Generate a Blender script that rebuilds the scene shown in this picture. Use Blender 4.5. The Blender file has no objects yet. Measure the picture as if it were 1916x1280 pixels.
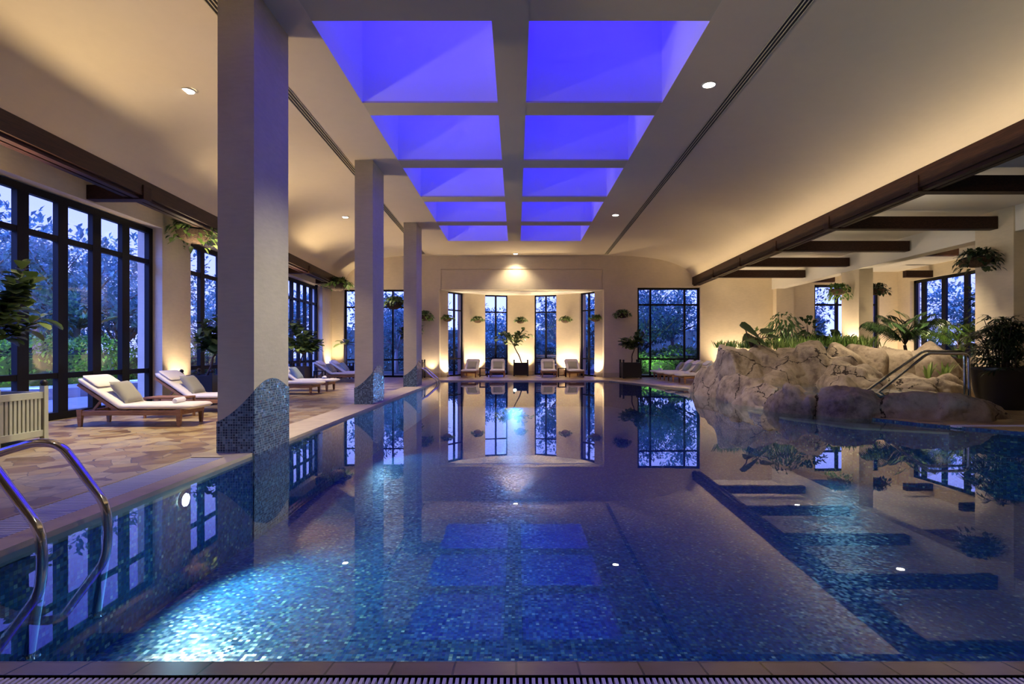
import bpy, bmesh, math, random
from mathutils import Vector, Matrix, Euler, noise
PI = math.pi
SC = bpy.context.scene
COL = SC.collection
FPX, VX, VY, CAMZ = 1020.0, 966.0, 656.0, 1.1

def at(x, y, d):
    """pixel of the 1916x1280 frame at depth d -> point"""
    return Vector(((x - VX) / FPX * d, d, CAMZ - (y - VY) / FPX * d))

# ------------------------------------------------------------------ materials
def new_mat(name):
    m = bpy.data.materials.new(name); m.use_nodes = True
    nt = m.node_tree; nt.nodes.clear()
    return m, nt, nt.nodes, nt.links

class G:
    """tiny node-graph helper"""
    def __init__(s, name):
        s.m, s.nt, s.n, s.l = new_mat(name)
    def node(s, t, **kw):
        n = s.n.new(t)
        for k, v in kw.items():
            setattr(n, k, v)
        return n
    def put(s, sock, v):
        if hasattr(v, 'is_output') or hasattr(v, 'links'):
            s.l.new(v, sock)
        else:
            try: sock.default_value = v
            except Exception: sock.default_value = (*v, 1.0)
    def math(s, op, a, b=None, c=None):
        n = s.node('ShaderNodeMath', operation=op)
        s.put(n.inputs[0], a)
        if b is not None: s.put(n.inputs[1], b)
        if c is not None: s.put(n.inputs[2], c)
        return n.outputs[0]
    def vmath(s, op, a, b=None):
        n = s.node('ShaderNodeVectorMath', operation=op)
        s.put(n.inputs[0], a)
        if b is not None: s.put(n.inputs[1], b)
        return n.outputs[0]
    def coord(s, which='Object'):
        return s.node('ShaderNodeTexCoord').outputs[which]
    def noise(s, vec, scale, detail=4, rough=.55, dist=0):
        n = s.node('ShaderNodeTexNoise')
        s.put(n.inputs['Vector'], vec); n.inputs['Scale'].default_value = scale
        n.inputs['Detail'].default_value = detail; n.inputs['Roughness'].default_value = rough
        n.inputs['Distortion'].default_value = dist
        return n.outputs['Fac'], n.outputs['Color']
    def ramp(s, fac, stops, interp='LINEAR'):
        n = s.node('ShaderNodeValToRGB'); cr = n.color_ramp; cr.interpolation = interp
        while len(cr.elements) > 1: cr.elements.remove(cr.elements[-1])
        cr.elements[0].position = stops[0][0]; cr.elements[0].color = (*stops[0][1], 1)
        for p, c in stops[1:]:
            e = cr.elements.new(p); e.color = (*c, 1)
        s.put(n.inputs[0], fac)
        return n.outputs[0]
    def mix(s, fac, a, b, blend='MIX'):
        n = s.node('ShaderNodeMix', data_type='RGBA', blend_type=blend)
        s.put(n.inputs[0], fac)
        s.put(n.inputs[6], a if not isinstance(a, tuple) else (*a, 1)); s.put(n.inputs[7], b if not isinstance(b, tuple) else (*b, 1))
        return n.outputs[2]
    def bump(s, h, strength, dist=.01):
        n = s.node('ShaderNodeBump'); s.put(n.inputs['Height'], h)
        n.inputs['Strength'].default_value = strength; n.inputs['Distance'].default_value = dist
        return n.outputs[0]
    def principled(s, color, rough=.5, metal=0, normal=None, spec=.5, **kw):
        b = s.node('ShaderNodeBsdfPrincipled')
        s.put(b.inputs['Base Color'], (*color, 1) if isinstance(color, tuple) else color)
        s.put(b.inputs['Roughness'], rough); s.put(b.inputs['Metallic'], metal)
        b.inputs['Specular IOR Level'].default_value = spec
        if normal is not None: s.l.new(normal, b.inputs['Normal'])
        for k, v in kw.items(): s.put(b.inputs[k.replace('_', ' ')], v)
        return b.outputs[0]
    def out(s, shader):
        o = s.node('ShaderNodeOutputMaterial'); s.l.new(shader, o.inputs['Surface'])
        return s.m

def plain(name, c, rough=.5, metal=0, spec=.5, var=.08, scale=6):
    g = G(name); f, _ = g.noise(g.coord(), scale, 3)
    col = g.mix(g.math('MULTIPLY', f, 1.0), tuple(x * (1 - var) for x in c), tuple(min(1, x * (1 + var)) for x in c))
    return g.out(g.principled(col, rough, metal, spec=spec))

def plaster(name, c, amt=.1, bump=.15):
    g = G(name); co = g.coord()
    f1, _ = g.noise(co, 1.3, 5, .6); f2, _ = g.noise(co, 22, 4, .6); f3, _ = g.noise(g.vmath('MULTIPLY', co, (3, 3, 14)), 2.0, 4)
    f = g.math('ADD', g.math('MULTIPLY', f1, .6), g.math('MULTIPLY', f3, .4))
    col = g.ramp(f, [(.3, tuple(x * (1 - amt) for x in c)), (.7, tuple(min(1, x * (1 + amt)) for x in c))])
    return g.out(g.principled(col, .75, normal=g.bump(f2, bump, .01), spec=.25))

def tile_nodes(g, size, groutw=.06, offset=(.37, .41, .33)):
    """returns per-tile random value, second random value and grout mask, axis-aligned tiles on any face"""
    geo = g.node('ShaderNodeNewGeometry')
    co = g.vmath('ADD', g.vmath('DIVIDE', geo.outputs['Position'], size), offset)
    cell = g.vmath('FLOOR', co); fr = g.vmath('FRACTION', co)
    sp = g.node('ShaderNodeSeparateXYZ'); g.l.new(fr, sp.inputs[0])
    sn = g.node('ShaderNodeSeparateXYZ'); g.l.new(geo.outputs['Normal'], sn.inputs[0])
    mask = None
    for i in range(3):
        e = g.math('MINIMUM', sp.outputs[i], g.math('SUBTRACT', 1.0, sp.outputs[i]))
        m = g.math('MULTIPLY', g.math('LESS_THAN', e, groutw), g.math('LESS_THAN', g.math('ABSOLUTE', sn.outputs[i]), .5))
        mask = m if mask is None else g.math('MAXIMUM', mask, m)
    wn = g.node('ShaderNodeTexWhiteNoise', noise_dimensions='3D'); g.l.new(cell, wn.inputs['Vector'])
    wn2 = g.node('ShaderNodeTexWhiteNoise', noise_dimensions='3D'); g.l.new(g.vmath('ADD', cell, (17.3, 5.1, 9.7)), wn2.inputs['Vector'])
    return wn.outputs['Value'], wn2.outputs['Value'], mask, wn2.outputs['Color']

def mosaic(name, size, stops, grout, rough=.15, tilt=.25, gw=.07, spec=.35):
    g = G(name); v, v2, m, vc = tile_nodes(g, (size, size, size), gw)
    col = g.mix(m, g.ramp(v, stops, 'CONSTANT'), grout)
    geo = g.node('ShaderNodeNewGeometry')
    nrm = g.vmath('NORMALIZE', g.vmath('ADD', geo.outputs['Normal'], g.vmath('MULTIPLY', g.vmath('SUBTRACT', vc, (.5, .5, .5)), (tilt, tilt, tilt))))
    return g.out(g.principled(col, rough, normal=nrm, spec=spec))

def build_materials():
    M = {}
    M['wall'] = plaster('wall_plaster', (.66, .56, .40))
    M['ceil'] = plaster('ceiling_plaster', (.69, .59, .42), .03, .04)
    M['white'] = plaster('white_plaster', (.72, .68, .60), .03, .04)
    M['column'] = plaster('column_plaster', (.54, .48, .32), .12, .3)
    M['well'] = plain('skylight_white', (.8, .8, .8), .8, spec=.1, var=.01)
    M['beamgrey'] = plaster('skylight_beam_paint', (.58, .52, .36), .03, .03)
    M['stone'] = plaster('limestone', (.50, .42, .26), .16, .2)
    M['frame'] = plain('black_frame', (.006, .006, .007), .5, spec=.2)
    g = G('dark_wood'); co = g.coord()
    f, _ = g.noise(g.vmath('MULTIPLY', co, (14, 2.0, 30)), 1.5, 5, .6, .6)
    M['darkwood'] = g.out(g.principled(g.ramp(f, [(.3, (.012, .005, .003)), (.7, (.052, .020, .010))]), .5, spec=.25))
    g = G('teak'); co = g.coord()
    f, _ = g.noise(g.vmath('MULTIPLY', co, (3, 26, 26)), 1.5, 5, .6, .4)
    M['teak'] = g.out(g.principled(g.ramp(f, [(.25, (.17, .075, .028)), (.75, (.42, .21, .085))]), .45))
    for nm, c in (('cushion', (.80, .74, .62)), ('pillow', (.33, .32, .25)), ('pillow2', (.27, .35, .38)), ('towel', (.85, .83, .80))):
        g = G(nm + '_fabric'); co = g.coord(); f, _ = g.noise(co, 260, 2); f2, _ = g.noise(co, 5, 3)
        col = g.mix(f2, tuple(x * .92 for x in c), c)
        M[nm] = g.out(g.principled(col, .9, normal=g.bump(f, .25, .003), spec=.15, Sheen_Weight=.2))
    M['chrome'] = plain('polished_steel', (.72, .72, .74), .12, 1.0, var=.02)
    M['planter'] = plain('black_painted_wood', (.014, .012, .012), .45, spec=.35)
    M['planter_green'] = plain('sage_painted_wood', (.42, .44, .33), .5, var=.12)
    M['soil'] = plain('soil', (.06, .035, .02), .95, var=.5, scale=40)
    M['pot'] = plain('black_glazed_pot', (.012, .012, .013), .35)
    g = G('coir'); co = g.coord(); f, _ = g.noise(g.vmath('MULTIPLY', co, (30, 30, 90)), 1, 4)
    M['coir'] = g.out(g.principled(g.ramp(f, [(.3, (.022, .012, .007)), (.7, (.11, .065, .035))]), .95, normal=g.bump(f, .8, .02)))
    def leafmat(nm, a, b, rough=.42, trans=.25):
        g = G(nm); geo = g.node('ShaderNodeNewGeometry')
        col = g.ramp(geo.outputs['Random Per Island'], [(0, a), (1, b)])
        p = g.principled(col, rough, spec=.45)
        t = g.node('ShaderNodeBsdfTranslucent'); g.put(t.inputs['Color'], col)
        mx = g.node('ShaderNodeMixShader'); mx.inputs[0].default_value = trans
        g.l.new(p, mx.inputs[1]); g.l.new(t.outputs[0], mx.inputs[2])
        return g.out(mx.outputs[0])
    M['fig'] = leafmat('fig_leaf', (.035, .075, .018), (.17, .24, .065), .35, .2)
    M['pothos'] = leafmat('pothos_leaf', (.04, .09, .02), (.20, .30, .08), .4, .3)
    M['fern'] = leafmat('fern_leaf', (.05, .12, .025), (.22, .36, .08), .5, .3)
    M['palm'] = leafmat('palm_leaf', (.025, .07, .022), (.09, .17, .05), .4, .2)
    M['darkleaf'] = leafmat('glossy_dark_leaf', (.010, .022, .010), (.04, .07, .025), .35, .1)
    M['lily'] = leafmat('lily_leaf', (.10, .20, .04), (.38, .50, .15), .45, .3)
    M['tree'] = leafmat('garden_leaf', (.13, .29, .24), (.34, .56, .50), .6, .35)
    M['tree2'] = leafmat('garden_leaf_dark', (.08, .19, .17), (.22, .40, .37), .6, .35)
    M['hedge'] = leafmat('hedge_leaf', (.10, .22, .05), (.34, .52, .14), .6, .3)
    M['bark'] = plain('bark', (.20, .15, .11), .9, var=.4, scale=20)
    M['palebark'] = plain('pale_bark', (.55, .52, .52), .9, var=.25, scale=12)
    M['darkstem'] = plain('dark_stem', (.07, .045, .03), .8, var=.3, scale=20)
    M['brass'] = plain('uplight_metal', (.25, .2, .13), .4, .8)
    M['grate'] = plain('grate_plastic', (.55, .56, .62), .35, var=.05)
    M['dark'] = plain('dark_channel', (.015, .013, .012), .7)
    M['outstone'] = plain('garden_paving', (.42, .42, .44), .7, var=.2, scale=3)
    M['outbed'] = plain('garden_bed', (.07, .08, .06), .95, var=.5, scale=10)
    M['outwood'] = plain('garden_bench_wood', (.10, .075, .07), .6, var=.3)
    M['outbox'] = plain('garden_box_timber', (.45, .43, .42), .7, var=.15)
    # rock
    g = G('sculpted_rock'); co = g.coord()
    f1, c1 = g.noise(co, 1.6, 8, .62, .4); f2, _ = g.noise(co, 9, 8, .7); f3, _ = g.noise(co, 60, 4, .7)
    warp = g.vmath('ADD', co, g.vmath('MULTIPLY', g.vmath('SUBTRACT', c1, (.5, .5, .5)), (.55, .55, .55)))
    vo = g.node('ShaderNodeTexVoronoi', feature='DISTANCE_TO_EDGE'); g.l.new(warp, vo.inputs['Vector']); vo.inputs['Scale'].default_value = .8
    crack = g.math('LESS_THAN', g.math('ADD', vo.outputs['Distance'], g.math('MULTIPLY', f2, .018)), .0165)
    soft = g.math('SMOOTH_MIN', vo.outputs['Distance'], .12, .05)
    base = g.ramp(g.math('ADD', g.math('MULTIPLY', f1, .65), g.math('MULTIPLY', f2, .35)),
                  [(.30, (.04, .027, .02)), (.41, (.13, .095, .07)), (.52, (.27, .21, .15)), (.64, (.35, .28, .21)), (.76, (.15, .125, .11))])
    pits = g.math('LESS_THAN', f2, .36)
    base = g.mix(g.math('MULTIPLY', pits, .45), base, (.09, .06, .045))
    col = g.mix(crack, base, (.028, .018, .013))
    h = g.math('ADD', g.math('ADD', g.math('MULTIPLY', f2, .5), g.math('MULTIPLY', f3, .08)), g.math('MULTIPLY', soft, 1.2))
    M['rock'] = g.out(g.principled(col, .8, normal=g.bump(h, .5, .05), spec=.25))
    # crazy paving
    g = G('crazy_paving'); co = g.coord(); _, cn = g.noise(co, 2.2, 3)
    wp = g.vmath('ADD', co, g.vmath('MULTIPLY', g.vmath('SUBTRACT', cn, (.5, .5, .5)), (.18, .18, 0)))
    v1 = g.node('ShaderNodeTexVoronoi', feature='F1'); g.l.new(wp, v1.inputs['Vector']); v1.inputs['Scale'].default_value = 3.9
    v2 = g.node('ShaderNodeTexVoronoi', feature='DISTANCE_TO_EDGE'); g.l.new(wp, v2.inputs['Vector']); v2.inputs['Scale'].default_value = 3.9
    sp = g.node('ShaderNodeSeparateColor'); g.l.new(v1.outputs['Color'], sp.inputs[0])
    f2, _ = g.noise(co, 7, 6, .6)
    c = g.ramp(g.math('ADD', g.math('MULTIPLY', sp.outputs[0], .8), g.math('MULTIPLY', g.math('SUBTRACT', f2, .3), .75)),
               [(.1, (.13, .072, .03)), (.35, (.28, .175, .07)), (.55, (.39, .28, .11)), (.8, (.47, .37, .18)), (1, (.28, .235, .16))])
    joint = g.math('LESS_THAN', v2.outputs['Distance'], .012)
    c = g.mix(joint, c, (.13, .10, .075))
    f3, _ = g.noise(co, 40, 4)
    h = g.math('ADD', g.math('MULTIPLY', f3, .25), g.math('MULTIPLY', g.math('SUBTRACT', 1.0, joint), .4))
    M['deck'] = g.out(g.principled(c, g.math('ADD', .20, g.math('MULTIPLY', f2, .28)), normal=g.bump(h, .25, .008), spec=.5))
    # coping tiles
    g = G('coping_tile'); v, v2_, m, _ = tile_nodes(g, (.2165, .098, .5), .018, (.0, .205, .37))
    f, _ = g.noise(g.coord(), 5, 5)
    c = g.ramp(g.math('ADD', g.math('MULTIPLY', v, .5), g.math('MULTIPLY', f, .5)), [(.2, (.15, .115, .075)), (.8, (.25, .20, .14))])
    M['coping'] = g.out(g.principled(g.mix(m, c, (.03, .025, .02)), .22, spec=.55))
    # mosaics
    M['pool'] = mosaic('pool_mosaic', .026, [(0, (.010, .035, .12)), (.22, (.012, .055, .18)), (.45, (.015, .085, .22)), (.62, (.03, .13, .25)), (.78, (.012, .04, .22)), (.9, (.10, .20, .19)), (.97, (.28, .40, .33))],
                       (.04, .085, .12), .42, .40)
    M['skirt'] = mosaic('column_mosaic', .027, [(0, (.012, .03, .055)), (.3, (.03, .07, .10)), (.55, (.06, .12, .16)), (.8, (.13, .22, .26))], (.20, .25, .27), .2, .2, .09)
    # water
    g = G('pool_water')
    fr = g.node('ShaderNodeFresnel'); fr.inputs['IOR'].default_value = 1.33
    gl = g.node('ShaderNodeBsdfGlossy'); gl.inputs['Roughness'].default_value = .012; gl.inputs['Color'].default_value = (1, 1, 1, 1)
    tr = g.node('ShaderNodeBsdfTransparent'); tr.inputs['Color'].default_value = (.62, .86, .97, 1)
    nf, _ = g.noise(g.vmath('MULTIPLY', g.coord(), (1.0, .6, 1)), 1.6, 2)
    nb = g.bump(nf, .05, .01)
    g.l.new(nb, fr.inputs['Normal']); g.l.new(nb, gl.inputs['Normal'])
    mx = g.node('ShaderNodeMixShader'); g.l.new(fr.outputs[0], mx.inputs[0]); g.l.new(tr.outputs[0], mx.inputs[1]); g.l.new(gl.outputs[0], mx.inputs[2])
    M['water'] = g.out(mx.outputs[0])
    # glass
    g = G('window_glass')
    fr = g.node('ShaderNodeFresnel'); fr.inputs['IOR'].default_value = 1.35
    gl = g.node('ShaderNodeBsdfGlossy'); gl.inputs['Roughness'].default_value = .0
    tr = g.node('ShaderNodeBsdfTransparent'); tr.inputs['Color'].default_value = (.93, .96, .98, 1)
    mx = g.node('ShaderNodeMixShader'); g.l.new(g.math('MULTIPLY', fr.outputs[0], .15), mx.inputs[0]); g.l.new(tr.outputs[0], mx.inputs[1]); g.l.new(gl.outputs[0], mx.inputs[2])
    M['glass'] = g.out(mx.outputs[0])
    def emit(nm, c, s):
        g = G(nm); e = g.node('ShaderNodeEmission'); e.inputs[0].default_value = (*c, 1); e.inputs[1].default_value = s
        return g.out(e.outputs[0])
    M['lamp'] = emit('lit_lamp', (1, .93, .80), 30)
    M['uplamp'] = emit('lit_uplight', (1, .80, .50), 20)
    M['poollamp'] = emit('lit_pool_lamp', (1, .96, .85), 25)
    return M
M = build_materials()

# ------------------------------------------------------------------ mesh builder
class MB:
    def __init__(s): s.v = []; s.f = []
    def add(s, vs, fs):
        o = len(s.v); s.v += [tuple(p) for p in vs]; s.f += [tuple(i + o for i in f) for f in fs]
    def hexa(s, p):   # 8 points, bottom 4 ccw then top 4
        s.add(p, [(3, 2, 1, 0), (4, 5, 6, 7), (0, 1, 5, 4), (1, 2, 6, 5), (2, 3, 7, 6), (3, 0, 4, 7)])
    def box(s, x0, x1, y0, y1, z0, z1, mat=None):
        p = [Vector(q) for q in ((x0, y0, z0), (x1, y0, z0), (x1, y1, z0), (x0, y1, z0), (x0, y0, z1), (x1, y0, z1), (x1, y1, z1), (x0, y1, z1))]
        if mat: p = [mat @ q for q in p]
        s.hexa(p)
    def bevbox(s, x0, x1, y0, y1, z0, z1, b=.01, mat=None):
        """box with chamfered vertical and horizontal edges"""
        bm = bmesh.new(); bmesh.ops.create_cube(bm, size=1)
        for v in bm.verts: v.co = Vector(((x0 + x1) / 2 + v.co.x * (x1 - x0), (y0 + y1) / 2 + v.co.y * (y1 - y0), (z0 + z1) / 2 + v.co.z * (z1 - z0)))
        bmesh.ops.bevel(bm, geom=bm.edges[:], offset=b, segments=2, affect='EDGES', profile=.6)
        bm.verts.index_update()
        s.add([(mat @ v.co) if mat else v.co for v in bm.verts], [[v.index for v in f.verts] for f in bm.faces]); bm.free()
    def prism(s, pts, z0, z1):   # plan polygon ccw extruded
        n = len(pts)
        vs = [(p[0], p[1], z0) for p in pts] + [(p[0], p[1], z1) for p in pts]
        s.add(vs, [tuple(range(n - 1, -1, -1)), tuple(range(n, 2 * n))] + [(i, (i + 1) % n, n + (i + 1) % n, n + i) for i in range(n)])
    def bar(s, a, b, w, h, up=Vector((0, 0, 1))):
        a, b = Vector(a), Vector(b); d = (b - a).normalized()
        r = d.cross(up)
        if r.length < 1e-4: r = d.cross(Vector((0, 1, 0)))
        r.normalize(); u = r.cross(d).normalized()
        r *= w / 2; u *= h / 2
        s.hexa([a - r - u, a + r - u, b + r - u, b - r - u, a - r + u, a + r + u, b + r + u, b - r + u])
    def tube(s, pts, rad, seg=10, cap=True):
        pts = [Vector(p) for p in pts]; n = len(pts)
        rs = rad if isinstance(rad, (list, tuple)) else [rad] * n
        rings = []; prev = None
        for i, p in enumerate(pts):
            d = (pts[min(i + 1, n - 1)] - pts[max(i - 1, 0)]).normalized()
            if prev is None:
                a = Vector((0, 0, 1)) if abs(d.z) < .9 else Vector((1, 0, 0))
                r = d.cross(a).normalized()
            else:
                r = (prev - d * prev.dot(d))
                r = r.normalized() if r.length > 1e-6 else d.orthogonal().normalized()
            prev = r; u = d.cross(r)
            rings.append([p + (r * math.cos(2 * PI * k / seg) + u * math.sin(2 * PI * k / seg)) * rs[i] for k in range(seg)])
        vs = [q for rg in rings for q in rg]
        fs = [(i * seg + k, i * seg + (k + 1) % seg, (i + 1) * seg + (k + 1) % seg, (i + 1) * seg + k) for i in range(n - 1) for k in range(seg)]
        if cap: fs += [tuple(range(seg - 1, -1, -1)), tuple((n - 1) * seg + k for k in range(seg))]
        s.add(vs, fs)
    def lathe(s, prof, seg=24, c=(0, 0, 0)):
        n = len(prof); vs = []
        for r, z in prof:
            for k in range(seg):
                vs.append((c[0] + r * math.cos(2 * PI * k / seg), c[1] + r * math.sin(2 * PI * k / seg), c[2] + z))
        fs = [(i * seg + k, i * seg + (k + 1) % seg, (i + 1) * seg + (k + 1) % seg, (i + 1) * seg + k) for i in range(n - 1) for k in range(seg)]
        s.add(vs, fs)
    def sphere(s, c, r, seg=12, rings=8):
        pr = [(r * math.sin(PI * i / rings), -r * math.cos(PI * i / rings)) for i in range(rings + 1)]
        pr[0] = (1e-4, -r); pr[-1] = (1e-4, r)
        s.lathe(pr, seg, c)
    def leaf(s, p, d, up, L, W, droop=.25, fold=.18, shape=((0, .08), (.2, .55), (.5, .95), (.75, 1), (.93, .55), (1, .05))):
        p = Vector(p); d = Vector(d).normalized(); sd = d.cross(Vector(up))
        if sd.length < 1e-3: sd = d.orthogonal()
        sd.normalize(); n = sd.cross(d).normalized(); vs = []
        for t, w in shape:
            c = p + d * (L * t) - Vector((0, 0, 1)) * (droop * L * t * t)
            h = n * (fold * W * .5 * w)
            vs += [c - sd * (W / 2 * w) + h, c, c + sd * (W / 2 * w) + h]
        m = len(shape); fs = []
        for i in range(m - 1):
            a = 3 * i
            fs += [(a, a + 1, a + 4, a + 3), (a + 1, a + 2, a + 5, a + 4)]
        s.add(vs, fs)
    def quadleaf(s, p, d, up, L, W):
        p = Vector(p); d = Vector(d).normalized(); sd = d.cross(Vector(up))
        if sd.length < 1e-3: sd = d.orthogonal()
        sd.normalize(); n = sd.cross(d)
        m = p + d * (L * .5) + n * (.12 * L)
        s.add([p, m + sd * (W / 2), p + d * L, m - sd * (W / 2)], [(0, 1, 2), (0, 2, 3)])
    def build(s, name, mat, parent=None, smooth=False):
        me = bpy.data.meshes.new(name)
        me.from_pydata(s.v, [], s.f); me.validate(); me.update()
        if smooth:
            for p in me.polygons: p.use_smooth = True
        if mat is not None: me.materials.append(mat)
        o = bpy.data.objects.new(name, me); COL.objects.link(o)
        if parent is not None: o.parent = parent
        return o

def fix_normals(o):
    bm = bmesh.new(); bm.from_mesh(o.data); bmesh.ops.recalc_face_normals(bm, faces=bm.faces[:]); bm.to_mesh(o.data); bm.free()
    return o

def smooth_by_angle(o, ang=40):
    me = o.data
    for p in me.polygons: p.use_smooth = True
    try: me.set_sharp_from_angle(angle=math.radians(ang))
    except Exception: pass
    return o

def tag(o, label=None, cat=None, group=None, kind=None):
    if label: o['label'] = label
    if cat: o['category'] = cat
    if group: o['group'] = group
    if kind: o['kind'] = kind
    return o

def thing(name, label, cat, loc=(0, 0, 0), rz=0, group=None, kind=None):
    o = bpy.data.objects.new(name, None); COL.objects.link(o)
    o.location = loc; o.rotation_euler = (0, 0, rz); o.empty_display_size = .1
    return tag(o, label, cat, group, kind)

def copy_tree(src, loc=None, rz=None, label=None, group=None, parent=None, scale=None):
    c = src.copy(); COL.objects.link(c)
    if parent is not None: c.parent = parent
    if loc is not None: c.location = loc
    if rz is not None: c.rotation_euler = (0, 0, rz)
    if scale is not None: c.scale = scale
    if label: c['label'] = label
    if group: c['group'] = group
    for ch in list(src.children): copy_tree(ch, parent=c)
    return c

def struct(mb, name, mat, label=None, cat=None, parent=None, smooth=False):
    o = mb.build(name, mat, parent, smooth)
    if parent is None: tag(o, label, cat, None, 'structure')
    return o

def recenter(o):
    """put a one-mesh thing's origin at its base"""
    me = o.data; xs = [v.co.x for v in me.vertices]; ys = [v.co.y for v in me.vertices]; zs = [v.co.z for v in me.vertices]
    c = Vector(((min(xs) + max(xs)) / 2, (min(ys) + max(ys)) / 2, min(zs)))
    me.transform(Matrix.Translation(-c)); o.location = c
    return o

def spot(loc, target, watts, color, angle=90, blend=.6, radius=.06):
    l = bpy.data.lights.new('spot_lamp', 'SPOT'); l.energy = watts; l.color = color
    l.spot_size = math.radians(angle); l.spot_blend = blend; l.shadow_soft_size = radius
    o = bpy.data.objects.new('spot_lamp', l); COL.objects.link(o); o.location = loc
    o.rotation_euler = (Vector(target) - Vector(loc)).to_track_quat('-Z', 'Y').to_euler()
    return o
def area(loc, target, watts, color, sx, sy=None):
    l = bpy.data.lights.new('area_lamp', 'AREA'); l.energy = watts; l.color = color
    l.shape = 'RECTANGLE'; l.size = sx; l.size_y = sy or sx
    o = bpy.data.objects.new('area_lamp', l); COL.objects.link(o); o.location = loc
    o.rotation_euler = (Vector(target) - Vector(loc)).to_track_quat('-Z', 'Y').to_euler()
    return o
WARM = (1.0, .77, .50)
# ================================================================== the setting
YB, YF = -8.0, 22.3           # back wall, far wall
def wl(y): return -7.1 - .0333 * (y - 9)          # left wall face
def xl(y): return -6.05 - .0607 * (y - 7)         # left long beam
def xr(y): return 6.57 + .041 * (y - 7.05)        # right long beam
def sl(y): return -3.43 - .0225 * (y - 8.17)      # left ceiling slot
def sr(y): return 3.26 + .0256 * (y - 7.65)       # right ceiling slot
ZC = 4.98
WATER = -.03
# ---- floor
m = MB()
def slab(pts):
    m.add([(x, y, 0) for x, y in pts], [tuple(range(len(pts)))])
slab([(-8.4, YB), (-3.36, YB), (-3.36, 20.0), (-8.4, 20.0)])
slab([(-3.36, YB), (16.2, YB), (16.2, 1.5), (-3.36, 1.5)])
slab([(-8.4, 20.0), (16.2, 20.0), (16.2, 25.6), (-8.4, 25.6)])
slab([(9, 1.5), (16.2, 1.5), (16.2, 20), (3.4, 20), (3.9, 18.7), (4.4, 17), (5.1, 15.4), (5.25, 13.0), (5.3, 10.8), (5.5, 9.6), (6.1, 8.3), (6.75, 7.5), (9, 5.3)])
floor = struct(m, 'floor', M['deck'], 'crazy-paved golden stone pool deck', 'floor')
m = MB()
m.box(-3.36, -2.82, 5.6, 20.3, -.09, .006); m.box(-3.0, -2.82, 1.84, 5.6, -.09, .006)
m.box(-2.82, 3.4, 20.0, 20.3, -.09, .006)
m.box(-3.36, -3.34, 1.5, 5.6, -.09, .006)
for a, b in (((3.4, 20.0), (3.9, 18.7)), ((3.9, 18.7), (4.4, 17)), ((4.4, 17), (5.1, 15.4))):
    m.prism([a, b, (b[0] + .3, b[1] + .1), (a[0] + .3, a[1] + .3)], -.09, .006)
cop = struct(m, 'trim_1', M['stone'], 'pale limestone coping along the left and far pool edge', 'coping')
m = MB()
# front coping slopes gently under the water line
m.add([(-3.0, 1.84, .004), (9, 1.84, .004), (9, 1.95, -.012), (-3.0, 1.95, -.012), (9, 2.03, -.06), (-3.0, 2.03, -.06), (9, 2.03, -.14), (-3, 2.03, -.14)],
      [(0, 1, 2, 3), (3, 2, 4, 5), (5, 4, 6, 7)])
front = struct(m, 'trim_2', M['coping'], 'brown tiled coping along the near pool edge', 'coping')

# ---- grates
def grate(name, x0, x1, y0, y1, along_y, pitch, w, label):
    t = thing(name, label, 'grate', ((x0 + x1) / 2, (y0 + y1) / 2, -.06))
    cx, cy = (x0 + x1) / 2, (y0 + y1) / 2
    b = MB(); b.box(x0 - cx, x1 - cx, y0 - cy, y1 - cy, -.02, .0); b.build('channel', M['dark'], t)
    b = MB(); n = int(((x1 - x0) if along_y else (y1 - y0)) / pitch)
    for i in range(n):
        if along_y:
            x = x0 + (i + .5) * pitch - cx; b.box(x - w / 2, x + w / 2, y0 - cy + .01, y1 - cy - .005, .045, .063)
        else:
            y = y0 + (i + .5) * pitch - cy; b.box(x0 - cx + .01, x1 - cx - .01, y - w / 2, y + w / 2, .045, .063)
    b.build('slats', M['grate'], t)
grate('overflow_grate', -2.9, 4.2, 1.5, 1.832, True, .0212, .0115, 'bluish slatted overflow grate along the near pool edge')
grate('overflow_grate', -3.34, -3.0, 1.9, 5.6, False, .034, .018, 'slatted overflow grate in the coping beside the chrome handrails')
m = MB(); m.box(-3.36, -2.9, 1.5, 1.84, -.02, .002); m.box(4.2, 9, 1.5, 1.84, -.02, .002); m.box(-3.34, -3.0, 1.84, 1.9, -.02, .004)
struct(m, 'trim_3', M['stone'], 'limestone edging at the ends of the overflow grates', 'coping')
grate('overflow_grate', 6.35, 9.4, 7.86, 8.06, True, .03, .016, 'slatted overflow grate on the dark deck beyond the rocks')

# ---- pool basin and water
POOL = [(-2.82, 2.03), (9, 2.03), (9, 5.3), (6.75, 7.5), (6.1, 8.3), (5.5, 9.6), (5.3, 10.8), (5.25, 13.0), (5.1, 15.4), (4.4, 17), (3.9, 18.7), (3.4, 20), (-2.82, 20)]
m = MB(); ZB = -.95
n = len(POOL)
m.add([(x, y, ZB) for x, y in POOL] + [(x, y, -.085) for x, y in POOL], [tuple(range(n))] + [(i, n + i, n + (i + 1) % n, (i + 1) % n) for i in range(n)])
basin = struct(m, 'pool_basin', M['pool'], 'blue glass mosaic pool basin', 'pool')
LED = [(5.1, 15.3), (4.85, 13.2), (4.66, 10.7), (4.80, 9.6), (5.25, 8.5), (6.25, 8.02)]
m2 = MB(); LEI = [(5.6, 15.3), (5.6, 13), (5.6, 10.8), (5.8, 9.7), (6.2, 8.6), (6.75, 7.9)]
m = MB()
for i in range(len(LED) - 1):
    m.prism([LED[i + 1], LEI[i + 1], LEI[i], LED[i]][::-1], ZB, -.13); m2.prism([LED[i + 1], LEI[i + 1], LEI[i], LED[i]][::-1], -.13, -.10)
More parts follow.
